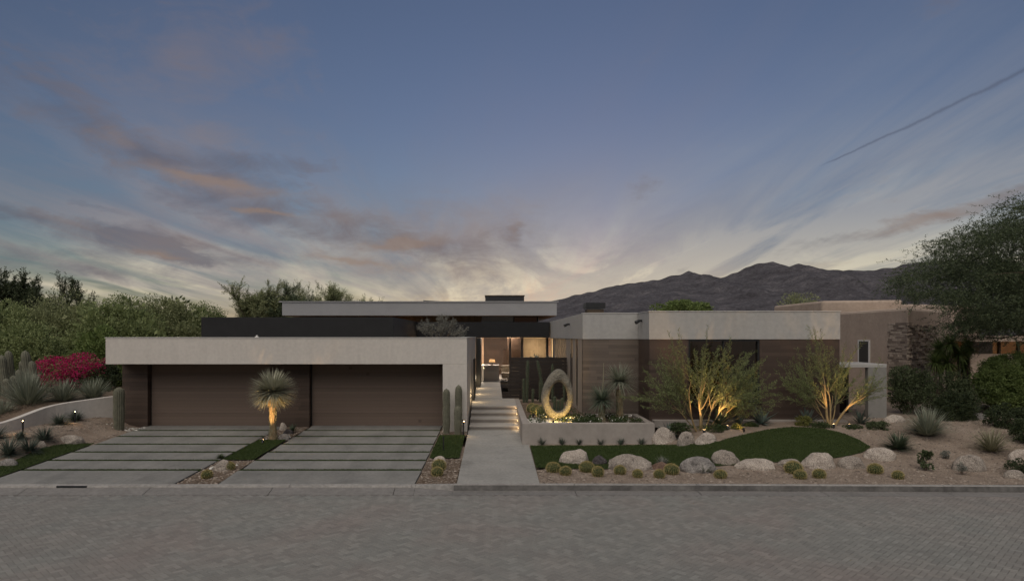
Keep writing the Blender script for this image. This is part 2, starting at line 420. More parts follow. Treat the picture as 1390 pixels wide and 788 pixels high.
def blades(name, polys, n, zfun, hgt, mat, seed=1, w=.012):
    rng = np.random.default_rng(seed); rs = random.Random(seed); P = []
    areas = []
    for po in polys:
        xs = [p[0] for p in po]; ys = [p[1] for p in po]; areas.append((max(xs)-min(xs))*(max(ys)-min(ys)))
    tot = sum(areas)
    for po, a in zip(polys, areas):
        xs = [p[0] for p in po]; ys = [p[1] for p in po]
        for _ in range(int(n*a/tot)):
            x = rs.uniform(min(xs), max(xs)); y = rs.uniform(min(ys), max(ys))
            if inpoly(x, y, po): P.append((x, y, zfun(x, y)))
    P = np.array(P); k = len(P)
    D = np.stack([rng.normal(0, .45, k), rng.normal(0, .45, k), np.ones(k)], 1)
    return tagp(quadmesh(name, leafquads(P, D, hgt, w, rng), mat), kind='stuff')

# ------------------------------------------------------------------ the setting: ground, street, drive, walk
struct(MB().box(-9000, 9000, -3000, 9000, -1.2, -.75).build('ground', M['desert']))
# terrain of the lot, one sheet following H, lowered under paved areas
def lotz(x, y):
    z = H(x, y)
    if -13.5 < x < 1.4 and y < 27: z -= .05
    if -1.4 < x < 5.6 and y > 22.6: z -= .35 if x < .95 else .0
    return z
xs = np.concatenate([np.arange(-60, -20, 2.0), np.arange(-20, 23, .3), np.arange(23, 60, 2.0)])
ys = np.concatenate([np.arange(17.22, 30, .25), np.arange(30, 90, 2.5)])
v = [(x, y, lotz(x, y)) for y in ys for x in xs]; nx = len(xs)
f = [(j*nx+i, j*nx+i+1, (j+1)*nx+i+1, (j+1)*nx+i) for j in range(len(ys)-1) for i in range(nx-1)]
struct(MB().add(v, f).build('gravel_yard', M['gravel'], smooth=True))

# street: sub-base and herringbone pavers
SZ = -.41
struct(MB().box(-80, 80, -25, 16.72, -.6, SZ-.012).build('street_base', M['joint']))
def street():
    L, Wd, g = .205, .1025, .0022; c, s = math.cos(R(45)), math.sin(R(45)); rr = random.Random(4)
    Vs = []; Fs = []; n = 0
    x0, x1, y0, y1 = -19, 21, 7.5, 16.74
    for j in range(-260, 380):
        for m_ in range(-130, 150):
            for kind in (0, 1):
                if kind == 0: u0, v0, du, dv = j+4*m_, j, 2, 1
                else: u0, v0, du, dv = j+3+4*m_, j, 1, 2
                uc, vc = (u0+du/2)*Wd, (v0+dv/2)*Wd
                X = uc*c-vc*s; Y = uc*s+vc*c
                if not (x0 < X < x1 and y0 < Y+10 < y1): continue
                Y += 10
                if Y > 16.62: continue
                hu, hv = du*Wd/2-g, dv*Wd/2-g; dz = rr.uniform(-.0012, .0012); tx = rr.uniform(-.004, .004); ty = rr.uniform(-.004, .004)
                for (a, b, zz) in ((hu, hv, -.006), (hu-.004, hv-.004, 0)):
                    for sx, sy in ((-1, -1), (1, -1), (1, 1), (-1, 1)):
                        pu, pv = sx*a, sy*b
                        Vs.append((X+pu*c-pv*s, Y+pu*s+pv*c, SZ+zz+dz+pu*tx+pv*ty))
                Fs.append((n+4, n+5, n+6, n+7))
                for k in range(4): Fs.append((n+k, n+(k+1) % 4, n+4+(k+1) % 4, n+4+k))
                n += 8
    return MB().add(Vs, Fs)
struct(street().build('street', M['paver']))

# kerb line bends slightly towards the camera on the right
def kerb_y(x): return 17.22-.010*max(0, x-2)-.0006*max(0, x-2)**2+.002*min(0, x+8)
def strip(xa, xb, prof, mat, name, step=.8):
    """extrude a (dy,z) profile along the kerb line"""
    n = max(2, int((xb-xa)/step)); X = [xa+(xb-xa)*i/n for i in range(n+1)]; V = []; k = len(prof)
    for x in X:
        for dy, z in prof: V.append((x, kerb_y(x)+dy, z))
    Fq = [(i*k+a, (i+1)*k+a, (i+1)*k+a+1, i*k+a+1) for i in range(n) for a in range(k-1)]
    return MB().add(V, Fq)
high = [(.0, -.50), (.0, -.252), (-.005, -.245), (-.12, -.247), (-.14, -.258), (-.165, -.395), (-.165, -.50)]
low = [(.0, -.50), (.0, -.262), (-.03, -.258), (-.17, -.270), (-.185, -.305), (-.185, -.50)]
# kerb in cast lengths with joints between
kb = MB()
x = -1.02
while x < 60:
    q = strip(x+.004, x+3.04, high, None, None); kb.add(np.concatenate(q.V), q.Fc); x += 3.05
struct(kb.build('kerb', M['curb']))
kf = strip(-1.0, 60, [(-.142, -.262), (-.168, -.392)], None, None); struct(kf.build('kerb_face', M['kerb_face_shade']))  # dark sheet over the upright face, its shade is painted
kb = MB(); x = -60.0
while x < -2.0:
    xe = min(x+3.05, -1.95); q = strip(x+.004, xe-.006, low, None, None); kb.add(np.concatenate(q.V), q.Fc); x += 3.05
# transition from rolled to upright kerb
V = []; k = 6
for i in range(7):
    t = i/6; X = -1.95+.93*t
    hh = [high[0], high[1], high[3], high[4], high[5], high[6]]
    for a in range(k):
        dy = low[a][0]*(1-t)+hh[a][0]*t; z = low[a][1]*(1-t)+hh[a][1]*t; V.append((X, kerb_y(X)+dy, z))
kb.add(V, [(i*k+a, (i+1)*k+a, (i+1)*k+a+1, i*k+a+1) for i in range(6) for a in range(k-1)])
struct(kb.build('rolled_kerb', M['curb']))
inl = MB().box(-10.9, -10.15, kerb_y(-10.5)-.20, kerb_y(-10.5)-.165, -.33, -.268)
tagp(inl.build('kerb_inlet', M['blackmetal'], origin=(-10.5, 16.9, -.39)), 'narrow dark drain slot in the kerb before the left driveway', 'drain')
gL = [(-.18, -.50), (-.18, -.312), (-.60, -.403), (-.605, -.5)]; gR = [(-.155, -.50), (-.155, -.396), (-.60, -.403), (-.605, -.5)]
gp = MB(); x = -60.4
while x < -1.97:
    q = strip(x+.004, min(x+3.04, -1.96), gL, None, None); gp.add(np.concatenate(q.V), q.Fc); x += 3.05
x = -1.02
while x < 60:
    q = strip(x+.004, x+3.04, gR, None, None); gp.add(np.concatenate(q.V), q.Fc); x += 3.05
V = [(-1.955+.935*i/6, kerb_y(-1.955+.935*i/6)+gL[a_][0]*(1-i/6)+gR[a_][0]*i/6, gL[a_][1]*(1-i/6)+gR[a_][1]*i/6) for i in range(7) for a_ in range(4)]
gp.add(V, [(i*4+a_, (i+1)*4+a_, (i+1)*4+a_+1, i*4+a_+1) for i in range(6) for a_ in range(3)])
struct(gp.build('gutter', M['gutter']))

# driveway slabs
lines = [17.24, 18.83, 20.08, 21.30, 22.60, 24.05, 25.30, 26.6]
g = .095
def slab(mb, xa0, xa1, xb0, xb1, y0, y1, t=.02):
    z0, z1 = base(y0)+.012, base(y1)+.012
    v = [(xa0, y0, z0-.12), (xb0, y0, z0-.12), (xb1, y1, z1-.12), (xa1, y1, z1-.12), (xa0, y0, z0), (xb0, y0, z0), (xb1, y1, z1), (xa1, y1, z1)]
    mb.add(v, [(3, 2, 1, 0), (4, 5, 6, 7), (0, 1, 5, 4), (1, 2, 6, 5), (2, 3, 7, 6), (3, 0, 4, 7)])
dl, dr = MB(), MB()
def lx(y): return -13.0-.05*(y-18.8)-(.035*max(0, y-24)**1.0)
for i in range(7):
    y0 = lines[i]+(g if i else .0); y1 = lines[i+1]-(g if i < 6 else 0)
    slab(dl, lx(y0), lx(y1), -8.08, -8.10, y0, y1)
    slab(dr, -6.95, -7.02, -2.0, -1.98, y0, y1)
struct(dl.build('driveway', M['concrete'], bevel=.008)); struct(dr.build('driveway', M['concrete'], bevel=.008))
gz = lambda x, y: base(y)-.004
gaps = []
for y in lines[1:-1]:
    gaps.append([(lx(y), y-g), (-8.08, y-g), (-8.08, y+g), (lx(y), y+g)])
    gaps.append([(-7.0, y-g), (-2.0, y-g), (-2.0, y+g), (-7.0, y+g)])
mb = MB()
for q in gaps:
    mb.add([(a, b, gz(a, b)) for a, b in q], [(0, 1, 2, 3)])
struct(mb.build('turf_joint', M['turf']))
blades('grass', gaps, 34000, gz, .032, M['blade'], 5, .012)

# walkway: cast bays
wk = MB()
bays = [(17.24, 19.55), (19.58, 21.95), (21.98, 25.4)]
for y0, y1 in bays:
    if y1 < 22: slab(wk, -.93, -.93, 1.17, 1.17, y0, y1)
    else: slab(wk, -.93, -.93, .95, .95, y0, y1)
slab(wk, .952, .952, 1.17, 1.17, 21.98, 22.52)
struct(wk.build('walkway', M['walk'], bevel=.006))
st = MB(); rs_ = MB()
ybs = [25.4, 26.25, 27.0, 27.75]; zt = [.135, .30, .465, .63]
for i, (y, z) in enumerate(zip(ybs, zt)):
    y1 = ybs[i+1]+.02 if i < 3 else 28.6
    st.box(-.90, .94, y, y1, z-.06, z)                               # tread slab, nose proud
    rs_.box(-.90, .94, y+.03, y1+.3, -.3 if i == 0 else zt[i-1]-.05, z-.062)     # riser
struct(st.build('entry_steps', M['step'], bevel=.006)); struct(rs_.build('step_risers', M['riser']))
ld = MB(); yy = 28.6; k = 0
while yy < 41.2:
    ld.box(-.93, .40 if yy > 31 else .94, yy+.02, yy+1.2, .45, .632+.018*k/3); yy += 1.22; k += 1
ld.box(-.92, .38, 28.7, 42, .3, .60)
struct(ld.build('entry_path', M['step'], bevel=.005))

# lawns
def wpoly(pp): return [tuple(gnd(a, b)[:2]) for a, b in pp]
lawnA = [(1.19, 19.05)]+[(1.19, 22.25)]+wpoly([(745, 605.5), (800, 605.5), (850, 605), (888, 604), (930, 604), (975, 600), (1008, 591), (1040, 584), (1075, 580), (1112, 581.5), (1142, 588), (1165, 597), (1182, 607), (1172, 614), (1140, 621), (1100, 627), (1050, 628), (985, 632), (930, 635), (860, 636), (800, 637), (760, 636.5)])
lz = lambda x, y: H(x, y)+.022
struct(patch('lawn', lawnA, .22, lz, M['turf']))
lawnB = [(-1.92, 20.35), (-1.02, 20.35), (-1.02, 24.25), (-1.92, 24.25)]
lawnC = [(-8.0, 20.1), (-7.08, 20.1), (-7.08, 23.3), (-8.0, 23.3)]
lawnD = [(lx(18.0)-.05, 18.0), (lx(22.7)-.05, 22.7)]+wpoly([(100, 602.5), (84, 603.5), (58, 608), (32, 620), (0, 634)])+[(-13.9, 18.0)]
lz2 = lambda x, y: base(y)+.018
lzd = lambda x, y: H(x, y)+.02
struct(patch('lawn', lawnB, .3, lz2, M['turf'])); struct(patch('lawn', lawnC, .3, lz2, M['turf'])); struct(patch('lawn', lawnD, .25, lzd, M['turf']))
blades('grass', [lawnA], 90000, lz, .035, M['blade'], 6, .014)
blades('grass', [lawnB], 9000, lz2, .035, M['blade'], 7, .014); blades('grass', [lawnC], 9000, lz2, .035, M['blade'], 8, .014)
blades('grass', [lawnD], 9000, lzd, .035, M['blade'], 9, .014)
# planting strips of darker soil between the drives
sB1 = [(-1.94, 17.25), (-.96, 17.25), (-.96, 20.33), (-1.94, 20.33)]
sB2 = [(-1.94, 24.27), (-.96, 24.27), (-.96, 25.1), (-1.94, 25.1)]
sC1 = [(-8.03, 17.25), (-7.0, 17.25), (-7.05, 20.08), (-8.05, 20.08)]
sC2 = [(-8.06, 23.32), (-7.05, 23.32), (-7.05, 26.15), (-8.08, 26.15)]
mb = MB()
for q in (sB1, sB2, sC1, sC2):
    mb.add([(a, b, base(b)-.004) for a, b in q], [(0, 1, 2, 3)])
struct(mb.build('planting_strip', M['soil']))

# loose pebbles over the gravel
def pebbles(name, polys, n, zf, mat, seed, r0, r1):
    rng = np.random.default_rng(seed); rs = random.Random(seed); V = []; Fq = []; k = 0
    ar = [(max(p[0] for p in q)-min(p[0] for p in q))*(max(p[1] for p in q)-min(p[1] for p in q)) for q in polys]
    for q, a in zip(polys, ar):
        x0, x1 = min(p[0] for p in q), max(p[0] for p in q); y0, y1 = min(p[1] for p in q), max(p[1] for p in q)
        for _ in range(int(n*a/sum(ar))):
            x = rs.uniform(x0, x1); y = y0+(y1-y0)*rs.random()
            if not inpoly(x, y, q): continue
            r = r0+(r1-r0)*rs.random()**3; z = zf(x, y); t = rs.uniform(0, 6.28); e = rs.uniform(.6, 1)
            ring = [(x+r*math.cos(t+a_*1.2566)*rs.uniform(.8, 1.1), y+r*e*math.sin(t+a_*1.2566)*rs.uniform(.8, 1.1), z+r*rs.uniform(.05, .35)) for a_ in range(5)]
            V += ring+[(x+r*rs.uniform(-.2, .2), y, z+r*rs.uniform(.55, .85))]
            Fq += [(k+a_, k+(a_+1) % 5, k+5) for a_ in range(5)]; k += 6
    return tagp(MB().add(V, Fq).build(name, mat), kind='stuff')
front = [(1.2, 17.24), (20, 17.0), (20, 19.3), (9, 19.1), (5, 19.0), (1.2, 19.0)]
rightyard = [(10.4, 18.8), (20, 18.8), (22, 25), (12, 24.8), (11.3, 22)]
leftyard = [(-18, 18), (-13.5, 18), (-13.4, 25.8), (-14.6, 26.0), (-16, 24), (-16.5, 22)]
pebbles('gravel', [front, rightyard, leftyard], 26000, lambda x, y: H(x, y)-.006, M['cobble'], 3, .012, .05)
pebbles('gravel', [sB1, sC1, sC2, sB2], 2600, lambda x, y: base(y)-.006, M['cobble'], 4, .012, .05)

# ------------------------------------------------------------------ mountains (real relief, a few km off)
prof = [(600, 426), (700, 414), (757, 406), (790, 398), (830, 388), (870, 382), (905, 376), (935, 367), (950, 372), (978, 376), (1000, 369), (1025, 357), (1050, 354), (1070, 361), (1085, 357), (1110, 364), (1150, 366), (1185, 366), (1215, 361), (1240, 356), (1290, 352), (1340, 356), (1420, 366), (1560, 385), (1800, 410)]
def mountains():
    RD = 3200.0
    px = np.array([p[0] for p in prof]); py = np.array([p[1] for p in prof])
    X = np.linspace((600-CX)/F*RD, (1800-CX)/F*RD, 420)
    hp = np.interp(X/RD*F+CX, px, (CY-py)/F*RD+EYE)
    rows = 90; V = []
    for j in range(rows):
        t = j/(rows-1)                       # 0 = foot in front, ridge at .62, back slope after
        Y = 1500+t*2750
        for i, x in enumerate(X):
            e = t/.62 if t < .62 else 1-(t-.62)/.38
            e = max(0, e)**.85
            xx = x*1.0
            rg = mnoise.ridged_multi_fractal(Vector((xx*.0022, Y*.0016, 4.2)), .9, 2.1, 6, 1.0, 2.0)
            d = (1-e)*e*4
            h = hp[i]*e*(1-.42*d*(1.0-min(1.4, rg*.55)))
            h += 9*e*mnoise.noise(Vector((xx*.02, Y*.02, 1)))
            V.append((xx, Y, h-1.5))
    n = len(X)
    return MB().add(V, [(j*n+i, j*n+i+1, (j+1)*n+i+1, (j+1)*n+i) for j in range(rows-1) for i in range(n-1)])
struct(mountains().build('mountains', M['mountain'], smooth=True))

# ------------------------------------------------------------------ the house
house = thing('house', 'low modern house with white roof fascias, brown timber walls and double garage', 'house', (-4, 30, 0))
GY = 25.1
garage = MB(); garage.box(-14.27, -.975, GY, GY+.35, 2.43, 3.395).box(-1.87, -.975, GY+.001, GY+.45, -.25, 2.432)
garage.box(-1.30, -.975, GY+.45, 37.4, -.25, 3.395).box(-14.27, -13.95, GY+.35, 37.4, 2.43, 3.395).box(-14.27, -.975, 37.1, 37.4, 0, 3.395)
garage.box(-13.95, -1.30, GY+.35, 37.1, 2.43, 3.22)
garage.build('garage_fascia', M['stucco'], house, bevel=.012)
cp = MB().box(-14.29, -.955, GY-.02, GY+.33, 3.397, 3.42).box(-1.32, -.955, GY+.33, 37.4, 3.397, 3.42).box(-14.29, -13.93, GY+.33, 37.4, 3.397, 3.42)
cp.build('parapet_cap', M['cap'], house)
wl = MB().box(-14.25, -13.28, 26.2, 26.6, -.2, 2.428).box(-8.53, -7.07, 26.2, 26.6, -.2, 2.428).box(-14.25, -14.0, 26.6, 37, -.2, 2.428)
wl.each('timber_wall', M['wood'], house)
for xa, xb in ((-13.28, -8.53), (-7.07, -1.87)):
    d = MB()
    for k in range(5):
        d.box(xa+.05, xb-.05, 26.42, 26.48, .0+k*.485, .0+k*.485+.482)
    d.build('garage_door', M['door'], house)
MB().box(-13.28, -8.53, 26.48, 26.6, -.1, 2.42).box(-7.07, -1.87, 26.48, 26.6, -.1, 2.42).each('door_backing', M['blackmetal'], house)
# black upper box and the long beam over the entry
MB().box(-13.28, -4.55, 31, 40.5, 3.2, 4.32).build('black_parapet', M['black'], house, bevel=.01)
MB().box(-4.55, 3.34, 40.5, 41.0, 3.37, 4.30).build('entry_beam', M['black'], house)
MB().box(-4.55, 3.34, 41.0, 46.0, 4.0, 4.28).build('flat_roof', M['slab_paint'], house)
# high roof slab
MB().box(-12.7, 3.80, 41.0, 56, 4.70, 5.54).build('high_roof', M['slab_paint'], house, bevel=.01)
MB().box(-12.66, 3.76, 41.04, 47, 4.675, 4.698).build('soffit', M['soffit'], house)
MB().box(-12.9, 3.9, 40.95, 41.0, 5.50, 5.56).build('roof_trim', M['slab_paint'], house)
MB().box(-12, -.75, 42.3, 42.5, 4.2, 4.67).build('clerestory_wall', M['soffit'], house)
MB().box(-.72, 1.22, 42.2, 42.4, 4.2, 4.67).build('clerestory_panel', M['white_paint'], house)
cw = MB().box(1.26, 2.7, 42.3, 42.35, 4.2, 4.67).build('clerestory_window', M['darkglass'], house)
MB().box(1.22, 1.28, 42.22, 42.45, 4.2, 4.67).box(2.68, 2.76, 42.22, 42.45, 4.2, 4.67).each('window_frame', M['blackmetal'], cw)
MB().box(-.56, 2.06, 46, 48.4, 5.55, 6.16).build('chimney', M['blackmetal'], house, bevel=.01)
MB().box(-.6, 2.1, 45.96, 48.44, 6.162, 6.22).build('chimney_cap', M['bark'], house)
# solar panel tilted on the high roof
sp = MB(); sp.add([(-4.4, 42.6, 5.66), (-2.9, 42.6, 5.58), (-2.9, 44.4, 5.58), (-4.4, 44.4, 5.66), (-4.4, 42.6, 5.70), (-2.9, 42.6, 5.62), (-2.9, 44.4, 5.62), (-4.4, 44.4, 5.70)], [(3, 2, 1, 0), (4, 5, 6, 7), (0, 1, 5, 4), (1, 2, 6, 5), (2, 3, 7, 6), (3, 0, 4, 7)])
sp.build('solar_panel', M['blackmetal'], house)
# roof box on the wing
MB().box(3.84, 4.52, 28, 28.7, 4.2, 4.56).build('roof_vent', M['bark'], house)
MB().box(3.78, 4.58, 27.94, 28.76, 4.60, 4.83).build('roof_vent_cap', M['blackmetal'], house)
# entry glass wall, Y = 41.5
gl = MB().box(-.60, 3.34, 41.5, 41.52, .74, 3.36).build('entry_window', M['glass'], house)
fr = MB()
for x in (-.78, 1.0, 1.72, 3.25): fr.box(x-.05, x+.05, 41.42, 41.60, .72, 3.36)
fr.box(-.85, 3.34, 41.42, 41.6, .66, .76)
fr.each('window_frame', M['blackmetal'], gl)
MB().box(-.97, -.72, 37.45, 41.4, .3, 3.36).build('entry_side_wall', M['blackmetal'], house)
# interior seen through the glass
rm = MB().box(-5, 7, 41.7, 52, .5, .70); rm.build('room_floor', M['step'], house)
MB().box(-5, 7, 50, 50.2, .7, 4.0).build('room_back_wall', M['interior_wood'], house)
MB().box(-5, -4.8, 41.7, 50, .7, 4.0).box(6.8, 7, 41.7, 50, .7, 4.0).each('room_side_wall', M['white_paint'], house)
MB().box(-5, 7, 42.0, 50, 3.85, 3.98).build('room_ceiling', M['soffit'], house)
MB().box(1.9, 3.3, 43.2, 43.3, .7, 3.8).build('curtain', M['curtain'], house)
MB().box(.9, 1.8, 44.8, 45.0, .7, 3.8).build('partition', M['interior_wood'], house)

# right wing
WX, WY, WT, WB = 3.39, 26.0, 4.33, 3.345
wf = MB().box(WX, 5.5, WY, WY+.35, WB, WT).box(5.5, 12.27, 24.15, 24.5, WB, WT).box(5.5, 5.85, 24.5, WY+.3, WB, WT).box(WX, WX+.3, WY+.35, 42, WB, WT).box(11.95, 12.27, 24.5, 40, WB, WT)
wf.box(WX+.3, 11.95, 26.35, 40, WB, 4.15).box(5.85, 11.95, 24.5, 26.35, WB, 4.15)
wf.build('wing_fascia', M['stucco_grey'], house, bevel=.012)
MB().box(WX-.015, 5.5-.015, WY-.02, WY+.3, WT+.001, WT+.022).box(5.48, 12.29, 24.13, 24.48, WT+.001, WT+.022).box(5.485, 5.8, 24.48, 26.3, WT+.001, WT+.022).build('parapet_cap', M['cap'], house)
MB().box(WX+.02, 5.6, WY+.02, WY+.35, 0, WB).build('wing_wall', M['wingwood'], house)
# front wall of the deeper part, with window opening X 6.9..9.42, z 1.16..3.3
wy0, wy1 = 24.17, 24.45
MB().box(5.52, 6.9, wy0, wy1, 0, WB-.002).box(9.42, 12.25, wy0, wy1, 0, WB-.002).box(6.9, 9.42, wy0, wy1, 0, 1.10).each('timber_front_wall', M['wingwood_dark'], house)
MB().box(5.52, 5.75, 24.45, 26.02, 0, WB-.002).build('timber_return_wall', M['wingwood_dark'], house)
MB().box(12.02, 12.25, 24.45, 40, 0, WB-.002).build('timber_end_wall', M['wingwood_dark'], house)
wn = MB().box(6.96, 9.36, 24.30, 24.32, 1.16, 3.28).build('picture_window', M['darkglass'], house)
MB().box(6.9, 6.96, 24.2, 24.44, 1.10, 3.343).box(9.36, 9.42, 24.2, 24.44, 1.10, 3.343).box(6.96, 9.36, 24.2, 24.44, 3.28, 3.343).box(6.8, 9.5, 24.08, 24.44, 1.10, 1.158).box(8.14, 8.19, 24.25, 24.38, 1.16, 3.28).each('window_frame', M['blackmetal'], wn)
# room behind that window
MB().box(6.3, 10.2, 24.46, 28, .98, 1.0).box(6.3, 10.2, 28, 28.1, 1.0, 3.34).build('bedroom_lining', M['interior_wood'], house)
MB().box(8.3, 9.35, 24.9, 26.2, 1.0, 1.72).build('bedroom_bench', M['curtain'], house)
# entry side of the wing: piers, dark glass and slender fins
MB().box(WX+.02, WX+.3, WY+.36, 27.7, 0, WB).box(WX+.03, WX+.3, 28.6, 29.6, 0, WB).box(WX+.03, WX+.3, 30.4, 32.2, 0, WB).each('wing_side_wall', M['fin'], house)
MB().box(WX+.06, WX+.08, 27.7, 28.6, .6, WB).box(WX+.06, WX+.08, 29.6, 30.4, .6, WB).box(WX+.08, WX+.10, 32.2, 41.4, .6, WB).each('side_glazing', M['darkglass'], house)
for k in range(9):
    y = 32.6+k*.95
    MB().box(WX+.02, WX+.055, y, y+.16, .6, WB).build('fin', M['fin'], house)
MB().tube([(WX-.03, 29.7, 1.3), (WX-.03, 29.7, 2.7)], [.02, .02], 8).build('door_pull', M['blackmetal'], house)
MB().box(WX+.9, WX+1.0, 26.4, 40, .5, WB).build('hall_wall', M['fin'], house)
MB().box(WX+.3, 12, 39.8, 40, .5, WB).build('rear_wall', M['fin'], house)
# wall-mounted spotlights on the fascias
for p in ((WX-.03, 30.4, 3.98), (5.47, 25.3, 4.02)):
    MB().box(p[0]-.05, p[0]+.06, p[1]-.06, p[1]+.06, p[2]-.03, p[2]+.05).tube([(p[0]-.05, p[1], p[2]+.02), (p[0]-.22, p[1]-.05, p[2]-.06)], [.05, .065], 10).build('security_light', M['blackmetal'], house)
for px_, D_ in ((348, 25.3),):
    q = at(px_, 458, D_); MB().tube([(q.x, 25.35, 3.41), (q.x, 25.35, 3.50)], [.04, .03], 8).box(q.x-.06, q.x+.06, 25.3, 25.4, 3.42, 3.45).build('roof_sensor', M['cap'], house)
# end porch: pier, slab and dark glass door beyond the wing
MB().box(13.5, 14.17, 24.6, 24.82, .3, 2.33).build('porch_pier', M['pier'], house, bevel=.01)
MB().box(12.27, 14.17, 24.6, 26.6, 2.332, 2.46).build('porch_roof', M['stucco_grey'], house, bevel=.01)
pd = MB().box(12.35, 13.5, 26.0, 26.03, .55, 2.33).build('porch_door', M['darkglass'], house)
MB().box(12.27, 12.37, 25.95, 26.1, .5, 2.33).box(12.9, 12.96, 25.95, 26.1, .5, 2.33).box(13.42, 13.5, 25.95, 26.1, .5, 2.33).box(12.27, 13.5, 25.95, 26.1, 2.24, 2.331).each('door_frame', M['blackmetal'], pd)
MB().box(12.27, 14.1, 27.5, 27.6, .5, 2.33).build('porch_back_wall', M['fin'], house)
# house front kerb along the wing base
MB().box(5.6, 12.3, 23.7, 24.16, .3, .52).build('foundation_kerb', M['planter'], house)

# ------------------------------------------------------------------ entry screen fence
fence = thing('screen_fence', 'dark stained horizontal board screen with staggered left ends beside the entry path', 'fence', (2, 31.5, .6))
fb = MB(); z = .6; k = 0
while z < 2.38:
    x0 = .40 if k in (0, 1, 3) else .66
    if k >= 6: x0 = .74
    fb.box(x0, 3.38, 31.5, 31.56, z, z+.145); z += .158; k += 1
fb.each('board', M['fencewood'], fence)
MB().box(.75, .82, 31.58, 31.66, .5, 2.4).box(2.0, 2.07, 31.58, 31.66, .5, 2.4).box(3.28, 3.35, 31.58, 31.66, .5, 2.4).each('fence_post', M['blackmetal'], fence)
gate = thing('entry_gate', 'open black metal gate leaf standing against the garage side wall', 'gate', (-.8, 30.3, .63))
gf = MB(); gx = -.86
gf.tube([(gx, 30.0, .66), (gx, 30.0, 2.46)], [.035, .035], 8).tube([(gx, 31.2, .66), (gx, 31.2, 2.46)], [.035, .035], 8).box(gx-.02, gx+.02, 30.0, 31.2, 2.38, 2.44).box(gx-.02, gx+.02, 30.0, 31.2, .72, .78)
gf.build('gate_frame', M['blackmetal'], gate)
MB().box(gx-.01, gx+.01, 30.05, 31.15, .78, 2.38).build('gate_panel', M['blackmetal'], gate)

# ------------------------------------------------------------------ raised planter
pl = thing('raised_planter', 'long low stucco planter box right of the entry steps', 'planter', (3, 24, 0))
w = .225
MB().box(.95, 5.34, 22.6, 22.6+w, -.25, .58).box(.95, .95+w, 22.6+w, 31.4, -.25, .58).box(5.34-w, 5.34, 22.6+w, 25.4, -.25, .58).box(3.42, 5.34-w, 25.4-w, 25.4, -.25, .58).build('planter_wall', M['planter'], pl, bevel=.015)
MB().box(.95+w, 5.34-w, 22.6+w, 25.4-w, -.2, .49).box(.95+w, 3.40, 25.4-w, 31.45, -.2, .49).build('planter_soil', M['soil'], pl)
pebbles('white_pebbles', [[(1.2, 22.85), (5.0, 22.85), (5.0, 23.5), (1.2, 23.5)], [(1.2, 23.4), (3.4, 23.4), (3.4, 24.6), (1.2, 24.6)]], 2600, lambda x, y: .485, M['whitepebble'], 8, .02, .055)

# left retaining wall
rw = thing('retaining_wall', 'low stucco garden wall stepping down towards the street left of the driveway', 'wall', (-15.8, 24.3, .3))
pts = [(-14.3, 26.5, 1.20, .2), (-15.8, 24.3, 1.03, 0), (-15.95, 22.4, .66, -.1), (-16.9, 20.6, .40, -.2)]
def wallstrip(pts, th):
    V = []; Fq = []
    for i, p in enumerate(pts):
        a = Vector(pts[max(0, i-1)][:2]); b = Vector(pts[min(len(pts)-1, i+1)][:2]); d = (b-a).normalized(); n_ = Vector((-d.y, d.x))*th/2
        for s_, z in ((1, p[3]), (-1, p[3]), (-1, p[2]), (1, p[2])): V.append((p[0]+n_.x*s_, p[1]+n_.y*s_, z))
    for i in range(len(pts)-1):
        for k in range(4): Fq.append((i*4+k, i*4+(k+1) % 4, i*4+4+(k+1) % 4, i*4+4+k))
    Fq += [(3, 2, 1, 0), tuple(range(len(V)-4, len(V)))]
    return MB().add(V, Fq)
# finer: interpolate with a curve
fine = []
for i in range(len(pts)-1):
    for t in range(6): fine.append(tuple(pts[i][k]+(pts[i+1][k]-pts[i][k])*t/6 for k in range(4)))
fine.append(pts[-1])
for _ in range(4): fine = [fine[0]]+[tuple((fine[i-1][k]+2*fine[i][k]+fine[i+1][k])/4 for k in range(4)) for i in range(1, len(fine)-1)]+[fine[-1]]
wallstrip(fine, .22).build('wall_body', M['stucco'], rw, bevel=.01)
def bedz(x, y): return .95*sm((y-20.5)/4.5)+.08+.05*mnoise.noise(Vector((x, y, 0)))
bed = [(p[0]-.02, p[1]+.02) for p in fine]
bedp = [(-14.3, 29)]+bed+[(-24, 20.6), (-30, 30), (-28, 40), (-14.3, 40)]
struct(patch('planting_bed', bedp, .8, lambda x, y: max(H(x, y)+.02, bedz(x, y)), M['soil']))

# ------------------------------------------------------------------ neighbour's house
nb = thing('adobe_house', 'tan adobe style neighbouring house with flat parapets and stacked stone corner', 'house', (17, 31, .5))
def wallpoly(poly, z0, z1, name, mat, bev=.12):
    return MB().prism(poly, z0, z1).build(name, mat, nb, bevel=bev)
c0 = at(1233, 417, 29.0); cL = at(1138, 427, 35.0); cR = at(1292, 419, 33.5)
zt_ = c0.z
bk = Vector((cL.x+cR.x-c0.x, cL.y+cR.y-c0.y))
wallpoly([(c0.x, c0.y), (cR.x, cR.y), (bk.x, bk.y), (cL.x, cL.y)], 0, zt_, 'front_block', M['adobe'])
a = at(1116, 408, 37.5); b = at(1226, 408, 36.5)
wallpoly([(a.x, a.y), (b.x, b.y), (b.x+1.5, 44), (a.x, 44)], 0, a.z, 'tall_block', M['adobe'])
a2 = at(1226, 411, 37); b2 = at(1330, 411, 40)
wallpoly([(a2.x+.3, a2.y+1), (b2.x, b2.y), (b2.x, 48), (a2.x, 48)], 0, a2.z, 'rear_block', M['adobe'])
